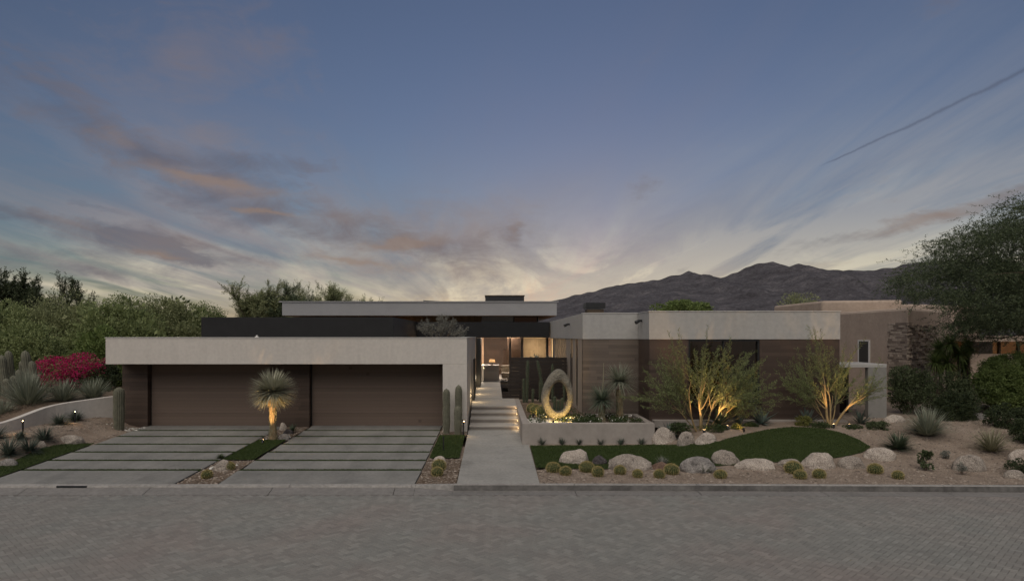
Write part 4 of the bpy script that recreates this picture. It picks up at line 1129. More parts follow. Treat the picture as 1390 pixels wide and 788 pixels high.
for i, (x0, x1, y0, y1, D, mt, lb) in enumerate([
    (-75, 70, 402, 560, 37, 'hedge', 'broad leafy hedge tree at the far left above the branching cactus'),
    (5, 150, 398, 560, 38, 'hedge_olive', 'leafy hedge tree rising above the magenta bush'),
    (80, 232, 398, 560, 37, 'hedge', 'leafy hedge tree left of centre above the garage corner'),
    (150, 290, 399, 560, 39, 'hedge_olive', 'leafy hedge tree above the garage roof left of the black box'),
    (212, 324, 407, 560, 40, 'hedge', 'rounded hedge tree sloping down behind the black box'),
    (-30, 96, 436, 575, 33.5, 'hedge', 'lower leafy mass in front of the far left hedge tree'),
    (80, 190, 444, 575, 33.5, 'hedge_green', 'lower green leafy mass between magenta bush and garage')]):
    shrub('hedge_tree', x0, x1, y0, y1, D, lb, mt, 40000, .12, .055, HG, 60+i, 200, 'tree', .22, .6, shell=.7)
shrub('magenta_bush', 34, 160, 479, 528, 31, 'flowering magenta bush between branching cactus and garage', 'magenta', 12000, .07, .055, None, 73, 46, 'flowering shrub', .34, .6)
_bg = [o for o in bpy.data.objects if o.name.startswith('magenta_bush')][0]; _rg = np.random.default_rng(731)
quadmesh('green_leaves', leafcloud((_bg.location.x, 30.85, _bg.location.z+.75), (1.9, 1.0, .80), 2200, .07, .045, _rg, 34, .34), M['hedge_green'], parent=_bg)
shrub('dark_shrub', 62, 168, 508, 552, 30.4, 'dark green shrub beneath the magenta bush', 'hedge_dark', 7000, .08, .045, None, 74, 40, 'shrub', .3, .6)
shrub('dark_shrub', 118, 172, 492, 535, 30.8, 'dark green shrub between the magenta bush and the garage corner', 'hedge_dark', 5000, .08, .045, None, 78, 30, 'shrub', .3, .6)
shrub('far_tree', 884, 970, 407, 432, 52, 'dense green treetop showing above the wing roof before the mountains', 'hedge_green', 7000, .2, .1, None, 75, 40, 'tree', .3, .7)
shrub('far_tree', 1052, 1118, 397, 432, 55, 'thin grey green treetop left of the adobe house before the mountains', 'hedge_olive', 2200, .22, .06, None, 76, 40, 'tree', .3, .7)
shrub('rooftop_shrub', 340, 384, 405, 436, 45, 'dark bushy treetop left of the high roof end', 'hedge_dark', 5000, .14, .08, None, 77, 24, 'tree', .3, .7)
# right hand shrubs
RG = 'dark shrubs in front of the adobe house'
for i, (x0, x1, y0, y1, D, mt, lb) in enumerate([
    (1200, 1268, 494, 562, 25.6, 'shrub', 'dark shrub right of the porch pier below the stacked stone'),
    (1244, 1334, 500, 580, 25.2, 'shrub', 'widest dark shrub behind the biggest yucca on the gravel'),
    (1268, 1330, 528, 584, 24.2, 'hedge_dark', 'lowest dark shrub between the biggest yucca and the grey rock')]):
    shrub('dark_shrub', x0, x1, y0, y1, D, lb, mt, 14000, .06, .034, RG, 80+i, 80, 'shrub', .28, .7)
shrub('trimmed_hedge', 1322, 1440, 478, 560, 25.0, 'clipped bright green hedge at the right edge under the lit window', 'hedge_green', 42000, .06, .035, None, 84, 260, 'hedge', .16, .6, shell=.9)
shrub('rounded_shrub', 1336, 1412, 545, 592, 22.6, 'dark rounded shrub below the clipped hedge', 'hedge_dark', 12000, .05, .03, None, 85, 80, 'shrub', .2, .7)
shrub('rounded_shrub', 1372, 1430, 566, 606, 20.9, 'dark ball shaped shrub at the right edge beside the straw coloured yucca', 'hedge_dark', 9000, .05, .028, None, 86, 70, 'shrub', .2, .8)
shrub('low_shrub', 1366, 1420, 622, 646, 18.3, 'low dark creeping shrub on the tan boulder at the right edge', 'hedge_dark', 3500, .045, .02, None, 87, 40, 'shrub', .3, .8)
shrub('low_shrub', 1172, 1208, 570, 590, 22.3, 'low dark green shrub left of the low green yucca', 'shrub', 3500, .05, .022, None, 88, 30, 'shrub', .3, .8)
shrub('low_shrub', 1276, 1292, 611, 621, 19.8, 'tiny grey green shrub on the open gravel', 'silver', 500, .045, .02, None, 89, 14, 'shrub', .3, .9)
shrub('low_shrub', 1298, 1312, 628, 641, 18.3, 'tiny pale shrub in front of the low dusty boulder', 'silver', 500, .04, .02, None, 90, 14, 'shrub', .3, .9)
shrub('small_cactus', 1244, 1268, 612, 636, 18.8, 'small prickly branching plant on the open gravel near the kerb', 'shrub', 420, .075, .06, None, 91, 12, 'shrub', .22, .8)
UG = 'low plants under the feathery trees'
for i, (x0, x1, y0, y1, D, mt, lb) in enumerate([
    (905, 942, 573, 588, 22.6, 'ground_leaf', 'low green shrub behind the boulders next to the planter'),
    (948, 992, 574, 590, 22.5, 'ground_leaf', 'low green shrub at the foot of the large feathery tree'),
    (992, 1011, 573, 590, 22.4, 'yellow_leaf', 'small yellow flowered bush lit by a ground spotlight'),
    (1006, 1030, 573, 587, 22.8, 'ground_leaf', 'low green shrub right of the yellow flowered bush'),
    (1078, 1102, 564, 582, 22.9, 'yellow_leaf', 'yellow green euphorbia bush at the back edge of the lawn'),
    (1096, 1135, 572, 586, 22.7, 'ground_leaf', 'low green shrub at the foot of the right feathery tree'),
    (1140, 1172, 575, 590, 22.4, 'ground_leaf', 'low green shrub at the right back corner of the lawn')]):
    shrub('low_shrub', x0, x1, y0, y1, D, lb, mt, 2600, .05, .024, UG, 92+i, 26, 'shrub', .32, .8)
# planter ground cover (uncountable)
rng = np.random.default_rng(77)
Q = []
for (xa, xb, ya, yb_, n_) in ((1.25, 5.05, 22.95, 25.0, 9000), (2.6, 5.05, 22.9, 23.6, 4000), (1.6, 3.2, 24.8, 27, 1200)):
    P = np.stack([rng.uniform(xa, xb, n_), rng.uniform(ya, yb_, n_), .48+rng.uniform(0, .17, n_)], 1)
    nz = np.array([mnoise.noise(Vector((p[0]*2.2, p[1]*2.2, 5))) for p in P]); keep = nz > (-.05 if xa > 2 else .12)
    P = P[keep]; Q.append(leafquads(P, rng.normal(0, 1, P.shape)+np.array([0, 0, .8]), .07, .035, rng))
tagp(quadmesh('ground_cover', np.concatenate(Q), M['ground_leaf']), kind='stuff')
P = np.stack([rng.uniform(1.3, 5.0, 260), rng.uniform(22.9, 24.6, 260), .60+rng.uniform(0, .06, 260)], 1)
tagp(quadmesh('flowers', leafquads(P, rng.normal(0, 1, P.shape), .045, .045, rng), M['whitepebble']), kind='stuff')
# warm lit barrel cluster left of the sculpture
def pbarrel(x, y, r, lb, seed):
    ribs = 16; nr = ribs*4; V = []; Fq = []; ns = 10; h = r*1.9
    for i in range(ns+1):
        t = i/ns; a_ = -.9+t*(math.pi/2+.88); rad = r*max(0, math.cos(a_)); z = .49+h*.40+h*.55*math.sin(a_)
        for k in range(nr): b_ = 2*math.pi*k/nr; q = rad*(1+.09*math.cos(b_*ribs)); V.append((x+q*math.cos(b_), y+q*math.sin(b_), z))
    for i in range(ns):
        for k in range(nr): Fq.append((i*nr+k, i*nr+(k+1) % nr, (i+1)*nr+(k+1) % nr, (i+1)*nr+k))
    o = MB().add(V, Fq).build('barrel_cactus', M['barrel'], origin=(x, y, .49), smooth=True)
    rg = np.random.default_rng(seed); P = []; D_ = []
    for k in range(ribs*12):
        b_ = 2*math.pi*(k % ribs)/ribs; a_ = -.6+(k//ribs)/11*2.1; rad = r*1.09*max(0, math.cos(a_))
        for _ in range(4): P.append((x+rad*math.cos(b_), y+rad*math.sin(b_), .49+h*.40+h*.56*math.sin(a_))); D_.append((math.cos(b_)+rg.normal(0, .7), math.sin(b_)+rg.normal(0, .7), math.sin(a_)+rg.normal(0, .5)))
    quadmesh('spines', leafquads(np.array(P), np.array(D_), .06, .008, rg), M['spine'], parent=o)
    tagp(o, lb, 'cactus', 'barrel cacti in the planter')
pbarrel(1.62, 25.9, .20, 'barrel cactus in the planter farthest from the ring sculpture', 1)
pbarrel(1.80, 25.2, .21, 'large barrel cactus in the planter touching the left of the ring sculpture', 2)
pbarrel(1.50, 26.7, .18, 'smallest barrel cactus at the back of the planter by the steps', 3)
pbarrel(1.98, 26.3, .20, 'barrel cactus half hidden behind the left edge of the ring sculpture', 4)

# ---- branching trees with airy crowns
class Tree:
    def __init__(s, seed): s.rr = random.Random(seed); s.mb = MB(); s.tw = MB(); s.tips = []
    def grow(s, p, d, L, r, lvl, maxl, spread, grav, nk=(2, 3)):
        rr = s.rr; n = 5; pts = [p]; dd = d.normalized(); q = p.copy()
        for i in range(n):
            dd = (dd+Vector((rr.gauss(0, .07), rr.gauss(0, .07), rr.gauss(0, .05)+grav*.06))).normalized(); q = q+dd*L/n; pts.append(q.copy())
        r1 = r*(.66 if lvl < maxl else .3)
        (s.mb if lvl < 3 else s.tw).tube(pts, [r+(r1-r)*i/n for i in range(n+1)], 7 if lvl < 2 else (5 if lvl < 3 else 3), cap=False)
        if lvl >= maxl-1:
            for i in range(1, n+1): s.tips.append((pts[i], dd.copy(), lvl))
        if lvl < maxl:
            for k in range(rr.randint(*nk)):
                a = dd.orthogonal().normalized(); a.rotate(Quaternion(dd, rr.uniform(0, 6.283)))
                nd = (dd+a*rr.uniform(.4, 1.0)*spread).normalized(); j = rr.randint(2, 5) if k else 5
                s.grow(pts[j].copy(), nd, L*rr.uniform(.68, .95), r1*(.72 if k else .9), lvl+1, maxl, spread, grav, nk)
    def leaves(s, per, L, w, sl, seed, droop=0, pitch=.03):
        """sprays: side twigs set with paired leaflets"""
        rng = np.random.default_rng(seed); P = []; D_ = []; tw = s.tw
        for (p, d, lvl) in s.tips:
            for _ in range(per):
                a = Vector(rng.normal(0, 1, 3)).normalized(); nd = (d*.9+a*.8+Vector((0, 0, -droop))).normalized(); ln = sl*rng.uniform(.4, 1.2); q = p+d*rng.uniform(-.1, .1)
                e = q+nd*ln+Vector((0, 0, -droop*ln*.4))
                tw.tube([q, e], [.003, .0015], 3, cap=False)
                m = max(4, int(ln/pitch))
                side = nd.orthogonal().normalized(); side.rotate(Quaternion(nd, rng.uniform(0, 6.28)))
                for i in range(m):
                    t = (i+.5)/m; pt = q+(e-q)*t
                    for sg in (1, -1): P.append(pt); D_.append(side*sg+nd*.5+Vector(rng.normal(0, .25, 3)))
        return leafquads(np.array([tuple(x) for x in P]), np.array([tuple(x) for x in D_]), L, w, rng)
def feathery(px, D, pyb, label, stems, seed, mat='palo', per=3, L=.05, w=.018, sl=.42, maxl=4, spread=.75, grav=.2, z0=None, bark='palo_bark', droop=0, group=None, name='feathery_tree', nk=(2, 3), twig='palo_twig', pitch=.03):
    x = (px-CX)/F*D; z = H(x, D) if z0 is None else z0
    root = thing(name, label, 'tree', (x, D, z), group)
    T = Tree(seed)
    for (dx, dy, dz, L0, r0, off) in stems:
        T.grow(Vector((x+off, D, z-.08)), Vector((dx, dy, dz)), L0, r0, 1, maxl, spread, grav, nk)
    q = T.leaves(per, L, w, sl, seed, droop, pitch)
    T.mb.build('trunk', M[bark], root, smooth=True)
    quadmesh('crown', q, M[mat], parent=root); T.tw.build('twigs', M[twig], root)
    LOG.append((name, len(q)))
    return root
LOG = []
from mathutils import Quaternion
FG = 'feathery multi stemmed trees before the timber wall'
def wand_tree(px, D, label, stems, wands, reach, topz, seed, leafL=.040, leafW=.019, el=(.02, 1.5), fork=(.55, 1.3), mat='palo'):
    """shrubby desert tree: a few forked stems, then long straight wands fanning out, each feathered with side sprigs"""
    x = (px-CX)/F*D; z = H(x, D); rr = random.Random(seed); rng = np.random.default_rng(seed)
    root = thing('feathery_tree', label, 'tree', (x, D, z), FG)
    tk, tw = MB(), MB(); nodes = []
    for (dx, dy, ln, r0, off) in stems:
        p = Vector((x+off, D+dy*.15, z-.08)); d = Vector((dx, dy, 1)).normalized(); pts = [p.copy()]; n = 7
        for i in range(n):
            d = (d+Vector((rr.gauss(0, .06), rr.gauss(0, .06), .02))).normalized(); p = p+d*ln/n; pts.append(p.copy())
            if i >= 2: nodes.append((p.copy(), d.copy(), r0*.6))
        tk.tube(pts, [r0*(1-.45*i/n) for i in range(n+1)], 8, cap=False)
        for k in range(3):
            j = rr.randint(3, 7); q = pts[j].copy(); dd = (d+Vector((rr.gauss(0, .5)+dx*.5, rr.gauss(0, .4), rr.gauss(0, .2)))).normalized(); pp = [q.copy()]
            for i in range(5):
                dd = (dd+Vector((rr.gauss(0, .1), rr.gauss(0, .1), .03))).normalized(); q = q+dd*.13; pp.append(q.copy()); nodes.append((q.copy(), dd.copy(), r0*.35))
            tk.tube(pp, [r0*.5*(1-.5*i/5) for i in range(6)], 6, cap=False)
    P = []; Dn = []
    cen = Vector((x, D, z+fork[0]))
    for w_ in range(wands):
        node = nodes[rr.randrange(len(nodes))]; q = node[0].copy()
        out = (q-cen); az_ = math.atan2(out.y, out.x)+rr.gauss(0, .7)
        e = rr.uniform(*el)**1.0; d = Vector((math.cos(az_)*math.cos(e), math.sin(az_)*math.cos(e)*.8, math.sin(e))).normalized()
        d = (d*1.0+node[1]*.35).normalized()
        # wands end on an uneven dome
        lim = Vector((reach*rr.uniform(.72, 1.05), reach*.8, topz*rr.uniform(.72, 1.04)))
        s_ = 0
        while s_ < 3.5:
            t_ = q+d*s_-Vector((x, D, z))
            if (t_.x/lim.x)**2+(t_.y/lim.y)**2+(t_.z/lim.z)**2 > 1: break
            s_ += .08
        if s_ < .35: continue
        n = max(5, int(s_/.14)); pts = [q.copy()]; dd = d.copy()
        for i in range(n):
            dd = (dd+Vector((rr.gauss(0, .035), rr.gauss(0, .035), rr.gauss(0, .03)-.012*math.cos(e)))).normalized(); q = q+dd*s_/n; pts.append(q.copy())
        tw.tube(pts, [.011*(1-.85*i/n) for i in range(n+1)], 4, cap=False)
        tot = int(s_/.055)
        for k in range(int(tot*.18), tot):
            f_ = k/tot*n; i0 = min(n-1, int(f_)); pt = pts[i0].lerp(pts[i0+1], f_-i0); ax = (pts[i0+1]-pts[i0]).normalized()
            sd = ax.orthogonal().normalized(); sd.rotate(Quaternion(ax, rr.uniform(0, 6.28)))
            nd = (ax*.8+sd*.75).normalized(); ln = rr.uniform(.07, .26)*(1.15-.6*k/tot)
            en = pt+nd*ln
            tw.tube([pt, en], [.003, .0015], 3, cap=False)
            s2 = nd.orthogonal().normalized(); s2.rotate(Quaternion(nd, rr.uniform(0, 6.28))); m = max(2, int(ln/.030))
            for i in range(m):
                t = (i+.6)/m; u = pt+(en-pt)*t
                for sg in (1, -1): P.append(u); Dn.append(s2*sg+nd*.6+Vector(rng.normal(0, .2, 3)))
    tk.build('trunk', M['palo_bark'], root, smooth=True); tw.build('twigs', M['palo_twig'], root)
    quadmesh('crown', leafquads(np.array([tuple(u) for u in P]), np.array([tuple(u) for u in Dn]), leafL, leafW, rng), M[mat], parent=root)
    LOG.append(('wand', len(P)))
wand_tree(952, 22.9, 'large feathery multi stemmed tree with gold lit trunks beside the planter boulders',
  [(-.38, 0, 1.2, .036, -.15), (-.04, 0, 1.3, .048, -.03), (.25, .1, 1.1, .034, .12), (.75, 0, 1.15, .034, .25), (-.8, -.1, 1.0, .022, -.15), (.08, .4, 1.1, .03, .04), (1.2, .1, 1.0, .024, .3), (.45, -.2, 1.0, .026, .18)],
  150, 2.75, 3.55, 5)
wand_tree(1126, 22.9, 'slimmer feathery tree with two lit leaning trunks near the porch',
  [(-.13, 0, 1.45, .05, -.02), (.02, .1, 1.25, .034, .03), (.62, 0, 1.5, .048, .12), (-.45, .1, 1.0, .022, -.05), (.35, .3, 1.1, .024, .05)],
  92, 2.1, 3.45, 9, leafL=.038, leafW=.018)
feathery(597, 33.2, 457, 'silvery twiggy shrub showing above the garage roof in front of the entry beam', [(-.7, 0, 1, .54, .02, -.1), (-.25, 0, 1, .54, .02, 0), (.25, 0, 1, .54, .02, 0), (.7, 0, 1, .54, .02, .1), (0, .3, 1, .52, .02, 0), (1.3, 0, .7, .56, .02, .1), (-1.3, 0, .7, .56, .02, -.1)], 14, mat='silver', per=3, L=.05, w=.02, sl=.22, maxl=3, spread=.6, z0=3.2, bark='bark', name='silver_shrub', twig='bark', pitch=.05)
feathery(350, 45, 440, 'tall grey green tree rising behind the left end of the high roof', [(-.35, 0, 1, 1.5, .08, -.3), (0, 0, 1, 1.5, .08, 0), (.35, 0, 1, 1.5, .07, .2), (.1, .3, 1, 1.45, .07, 0), (-.15, .2, 1, 1.4, .06, 0), (.7, 0, 1, 1.2, .06, .3)], 21, mat='hedge_olive', per=4, L=.12, w=.034, sl=.5, maxl=3, spread=.6, z0=3.0, bark='bark', name='background_tree', nk=(4, 5), twig='bark', pitch=.04)
feathery(388, 46, 440, 'dark tree second from the left behind the high roof end', [(-.3, 0, 1, 1.4, .08, -.3), (.1, 0, 1, 1.5, .08, .1), (.5, 0, 1, 1.3, .07, .3), (0, .3, 1, 1.4, .07, 0)], 22, mat='mesquite', per=4, L=.12, w=.036, sl=.5, maxl=3, spread=.6, z0=3.0, bark='bark', name='background_tree', nk=(4, 5), twig='bark', pitch=.04)
feathery(447, 52, 440, 'low spreading treetops showing just above the high roof', [(-.9, 0, .9, 1.6, .07, -.6), (-.3, 0, 1, 1.5, .07, 0), (.2, 0, 1, 1.4, .07, .2), (.9, 0, .9, 1.6, .07, .8)], 23, mat='hedge_olive', per=4, L=.12, w=.034, sl=.5, maxl=3, spread=.8, z0=4.0, bark='bark', name='background_tree', nk=(4, 5), twig='bark', pitch=.05)
feathery(4, 45, 440, 'dark open crowned tree rising behind the hedge at the far left', [(-.5, 0, 1, 1.8, .08, -.4), (-.1, 0, 1, 1.9, .08, 0), (.3, 0, 1, 1.8, .07, .3), (.1, .3, 1, 1.8, .07, 0), (.8, 0, .9, 1.7, .06, .6), (-.8, .1, .8, 1.7, .06, -.6)], 41, mat='hedge_dark', per=4, L=.13, w=.055, sl=.5, maxl=3, spread=.7, z0=3.4, bark='bark', name='dark_tree', nk=(4, 5), twig='bark', pitch=.05)
feathery(88, 47, 440, 'dark thin treetop poking above the hedge beside the far left tree', [(-.5, 0, 1, 1.5, .06, -.3), (0, 0, 1, 1.5, .07, 0), (.5, 0, 1, 1.4, .06, .3)], 42, mat='hedge_dark', per=3, L=.12, w=.05, sl=.45, maxl=3, spread=.8, z0=3.9, bark='bark', name='dark_tree', nk=(3, 4), twig='bark', pitch=.06)
# big fine-leaved tree overhanging on the right
big = thing('mesquite_tree', 'huge dark drooping fine leaved tree overhanging from the right edge', 'tree', (22.8, 25.5, .5))
T = Tree(31)
for (dx, dy, dz, L0) in ((-.9, 0, .9, 2.0), (-.5, .4, 1, 2.0), (-.2, -.4, 1, 2.0), (.5, 0, 1, 2.0), (-1.3, .1, .7, 2.0), (.2, .5, 1, 2.0), (-1.0, -.4, .6, 2.0), (1.0, .2, .7, 2.0)):
    T.grow(Vector((22.8, 25.5, 3.0)), Vector((dx, dy, dz)), L0, .14, 1, 4, .7, .05, (2, 3))
T.mb.tube([(22.8, 25.5, .3), (22.9, 25.5, 1.2), (22.8, 25.5, 3.2)], [.34, .27, .24], 10)
q1 = T.leaves(2, .07, .022, .6, 31, .35, .035)
T.mb.build('trunk', M['bark'], big, smooth=True); T.tw.build('twigs', M['bark'], big)
# flat drooping leaf layers on the outer boughs
rng = np.random.default_rng(33); Q = [q1]
layers = [(p_[0]+1, p_[1]+1, p_[2], p_[3]) for p_ in [(1232, 385, 26, 10), (1248, 372, 30, 9), (1266, 392, 30, 9), (1270, 352, 34, 10), (1290, 372, 40, 16), (1285, 335, 30, 8), (1300, 322, 34, 9), (1322, 345, 40, 16), (1330, 308, 36, 9), (1352, 322, 38, 14), (1368, 292, 36, 10), (1388, 275, 34, 10), (1385, 310, 40, 16),
  (1296, 400, 30, 10), (1318, 400, 42, 20), (1330, 436, 40, 18), (1350, 380, 46, 24), (1355, 425, 46, 22), (1385, 360, 44, 26), (1390, 400, 44, 26), (1390, 432, 40, 14), (1300, 438, 26, 10), (1245, 398, 18, 7), (1222, 380, 12, 4), (1420, 330, 50, 40), (1430, 400, 50, 40), (1440, 280, 40, 24), (1425, 436, 40, 12), (1480, 350, 60, 60), (1490, 415, 50, 28)]]
for (lx_, ly_, rx_, rz_) in layers:
    for dd_ in (-1.3, 0, 1.3):
        D = 25.5+dd_+rng.uniform(-.6, .6); s_ = D/F; cpt = np.array([(lx_-CX)*s_+rng.uniform(-.3, .3), D, EYE-(ly_-CY)*s_+rng.uniform(-.2, .2)])
        D += .0; n_ = int(26*rx_*max(rz_, 10)**.5*(.55 if rz_ > 12 else .26))
        ns_ = max(10, n_//14)                      # sprays
        sp_ = rng.normal(0, .5, (ns_, 3))*np.array([rx_*s_, .9, rz_*s_])+cpt
        sd_ = unit(np.stack([rng.normal(-.5, .7, ns_), rng.normal(0, .6, ns_), rng.normal(-.25, .35, ns_)], 1))
        for k_ in range(15):
            t_ = k_/15*.42; P = sp_+sd_*t_+np.array([0, 0, -.25])*t_**2
            Q.append(leafquads(P, sd_*.5+rng.normal(0, .6, sd_.shape), .085, .022, rng))
Q = np.concatenate(Q); LOG.append(('mesquite', len(Q)))
quadmesh('crown', Q, M['mesquite'], parent=big)
# narrow leaf palms / yucca cluster under it
yc = thing('yucca_cluster', 'dark green cluster of yucca heads on thin trunks before the stacked stone', 'yucca', (18.5, 26.5, .5))
rng = np.random.default_rng(55); mbc = MB(); mbt = MB()
for (px_, py_, r_) in ((1276, 474, 22), (1290, 466, 20), (1302, 480, 22), (1286, 492, 24), (1314, 470, 18), (1308, 496, 20), (1270, 492, 18)):
    c = at(px_, py_, 26.5+rng.uniform(-.5, .5)); V, Fq = strapleaves(c, 200, r_*26.5/F, .05, (-1.0, 1.4), rng, 3, .5, .2); mbc.add(V, Fq)
    mbt.tube([(c.x*.99+.2, c.y, .4), (c.x, c.y, c.z)], [.07, .05], 7)
mbc.build('leaf_heads', M['hedge_green'], yc); mbt.build('trunks', M['bark'], yc)
# succulents behind the fence top
sg = thing('succulent_row', 'pale succulents showing along the top of the screen fence', 'succulent', (2, 32.5, .6))
rng = np.random.default_rng(56); mbc = MB()
for px_, r_ in ((709, 4), (714, 4), (720, 5), (728, 9), (738, 4), (744, 5), (748, 4)):
    c = at(px_, 487, 32.4); V, Fq = strapleaves(c, 26, r_*32.4/F, .05, (0, 1.4), rng, 3, .2, .2); mbc.add(V, Fq)
mbc.build('rosettes', M['agave_blue'], sg)
MB().box(1.2, 3.2, 32.1, 32.7, .5, 2.36).build('tall_trough', M['blackmetal'], sg)

# ------------------------------------------------------------------ ring sculpture
def sculpture():
    D = 24.0; sy = D/F; cx, cz = 756.5, 536.0
    n, k = 96, 28; V = []; Fq = []
    def outer(t):
        s_, c_ = math.sin(t), math.cos(t)
        x = 21.8*s_*(1-.20*max(0, c_)**1.2)+1.6*c_; z = (35.6 if c_ > 0 else 33.5)*c_
        if c_ < -.78: z = -33.5*(.78+(-c_-.78)*.85)
        return x, z
    def inner(t):
        s_, c_ = math.sin(t), math.cos(t); return 1.3+12.3*s_*(1-.10*c_)+.5*c_, -1.8+20.0*c_
    for i in range(n):
        t = 2*math.pi*i/n; o, q = outer(t), inner(t); mx, mz = (o[0]+q[0])/2, (o[1]+q[1])/2
        ux, uz = (o[0]-q[0])/2, (o[1]-q[1])/2; dep = .17+.05*max(0, -math.cos(t))
        for j in range(k):
            a = 2*math.pi*j/k; ca = math.copysign(abs(math.cos(a))**.75, math.cos(a)); sa = math.copysign(abs(math.sin(a))**.75, math.sin(a))
            px_, pz = cx+mx+ux*ca, cz-(mz+uz*ca)
            X = (px_-CX)*sy; Z = EYE-(pz-CY)*sy; Y = D+dep*sa
            f_ = .012*mnoise.fractal(Vector((X*5, Y*5, Z*5)), 1, 2, 4); V.append((X+f_*ux/10, Y+f_, Z+f_*uz/20))
    for i in range(n):
        for j in range(k): Fq.append((i*k+j, ((i+1) % n)*k+j, ((i+1) % n)*k+(j+1) % k, i*k+(j+1) % k))
    o = MB().add(V, Fq).build('ring_sculpture', M['bronze'], origin=((cx-CX)*sy, D, .49), smooth=True)
    tagp(o, 'egg shaped hammered ring sculpture glowing gold at its base in the planter', 'sculpture')
sculpture()

# ------------------------------------------------------------------ garden lamps: fixtures and their light
def lamp(kind, loc, energy, col=(1, .62, .28), size=.05, target=None, spot=60, blend=.6, parent=None):
    l = bpy.data.lights.new('lamp_light', kind); l.energy = energy; l.color = col
    if kind == 'POINT' or kind == 'SPOT': l.shadow_soft_size = size
    if kind == 'SPOT': l.spot_size = R(spot); l.spot_blend = blend
    if kind == 'AREA': l.size = size
    o = bpy.data.objects.new('lamp_light', l); COL.objects.link(o); o.location = loc
    if target is not None: o.rotation_euler = (Vector(target)-Vector(loc)).to_track_quat('-Z', 'Y').to_euler()
    if parent is not None: o.location = Vector(loc)-wloc(parent); o.parent = parent
    return o
def pathlight(px, pyb, pyt, D, label, energy=3, z=None):
    x = (px-CX)/F*D; z0 = (H(x, D) if z is None else z); h = (pyb-pyt)*D/F
    r = thing('path_light', label, 'path light', (x, D, z0), 'black bollard path lights')
    MB().tube([(x, D, z0-.02), (x, D, z0+h*.93)], [.028, .028], 10).build('post', M['blackmetal'], r)
    MB().tube([(x, D, z0+h*.94), (x, D, z0+h)], [.045, .045], 12).build('cap', M['blackmetal'], r)
    MB().tube([(x+.02, D-.034, z0+h*.90), (x+.02, D-.034, z0+h*.935)], [.012, .012], 8).build('lens', M['warm'], r)
    lamp('SPOT', (x, D-.07, z0+h*.9), energy, target=(x, D-.35, z0), spot=110, blend=.9, size=.02, parent=r)
pathlight(31, 587, 570, 22.3, 'black path light at the lower left end of the garden wall', 3)
pathlight(102, 571, 555, 24.4, 'black path light below the knee of the garden wall', 3)
pathlight(629, 591, 570, 24.3, 'black path light at the corner of the white garage pier', 3.5, base(24.3))
def stake(px, D, h, label, z=None):
    x = (px-CX)/F*D; z0 = base(D) if z is None else z
    r = thing('sprinkler_post', label, 'garden post', (x, D, z0))
    MB().tube([(x, D, z0-.02), (x, D, z0+h)], [.022, .022], 8).build('post', M['blackmetal'], r)
    MB().tube([(x, D, z0+h), (x, D, z0+h+.03)], [.03, .03], 8).build('cap', M['blackmetal'], r)
stake(602, 21.5, .42, 'thin dark post standing on the small lawn left of the walkway')
def spotlight(loc, target, energy, label, spot=50, col=(1, .60, .25), size=.04):
    r = thing('ground_spotlight', label, 'spotlight', loc, 'small ground spotlights')
    d = (Vector(target)-Vector(loc)).normalized(); p = Vector(loc)+Vector((0, 0, .07))
    MB().tube([Vector(loc)-Vector((0, 0, .03)), p], [.012, .012], 6).build('stake', M['blackmetal'], r)
    MB().tube([p-d*.04, p+d*.07], [.035, .042], 12).build('housing', M['blackmetal'], r)
    MB().tube([p+d*.071, p+d*.074], [.034, .034], 12).build('lens', M['warm'], r)
    lamp('SPOT', p+d*.10, energy, col, size, target=p+d*5, spot=spot, blend=.7, parent=r)
yx = (370.5-CX)/F*23.4
spotlight((yx-.10, 23.4-.75, base(22.7)), (yx, 23.4, 1.3), 110, 'ground spotlight at the foot of the lit yucca trunk', 58)
sx = (757-CX)/F*24
spotlight((sx-.25, 23.0, .49), (sx-.1, 24.0, .80), 27, 'ground spotlight in front of the ring sculpture', 85, (1, .66, .20))
spotlight((sx+.45, 23.05, .49), (sx+.2, 24.0, .80), 27, 'second ground spotlight right of the first in front of the ring sculpture', 85, (1, .66, .20))
spotlight((1.45, 25.0, .49), (1.75, 26.0, .75), 4, 'ground spotlight aimed at the planter barrel cacti', 90)
tx = (945-CX)/F*22.9
zt0 = H(tx, 22.3)
spotlight((tx+.1, 22.35, zt0+.02), (tx+.25, 23.0, zt0+2.0), 95, 'ground spotlight under the left trunks of the large feathery tree', 75)
spotlight((tx+.85, 22.3, H(tx+.85, 22.3)), (tx+.9, 23.2, zt0+2.2), 75, 'ground spotlight under the right trunks of the large feathery tree', 80)
tx2 = (1126-CX)/F*22.9
spotlight((tx2-.1, 22.4, H(tx2, 22.4)), (tx2, 22.95, H(tx2, 22.4)+1.6), 60, 'ground spotlight at the left trunk of the right feathery tree', 60)
spotlight((tx2+.35, 22.3, H(tx2+.35, 22.3)), (tx2+.75, 23.0, H(tx2, 22.4)+1.7), 60, 'ground spotlight at the leaning trunk of the right feathery tree', 60)
spotlight((tx+1.25, 21.95, H(tx+1.25, 21.95)), (tx+1.3, 22.6, H(tx+1.2, 22)+.3), 3, 'ground spotlight in front of the yellow flowered bush', 100)
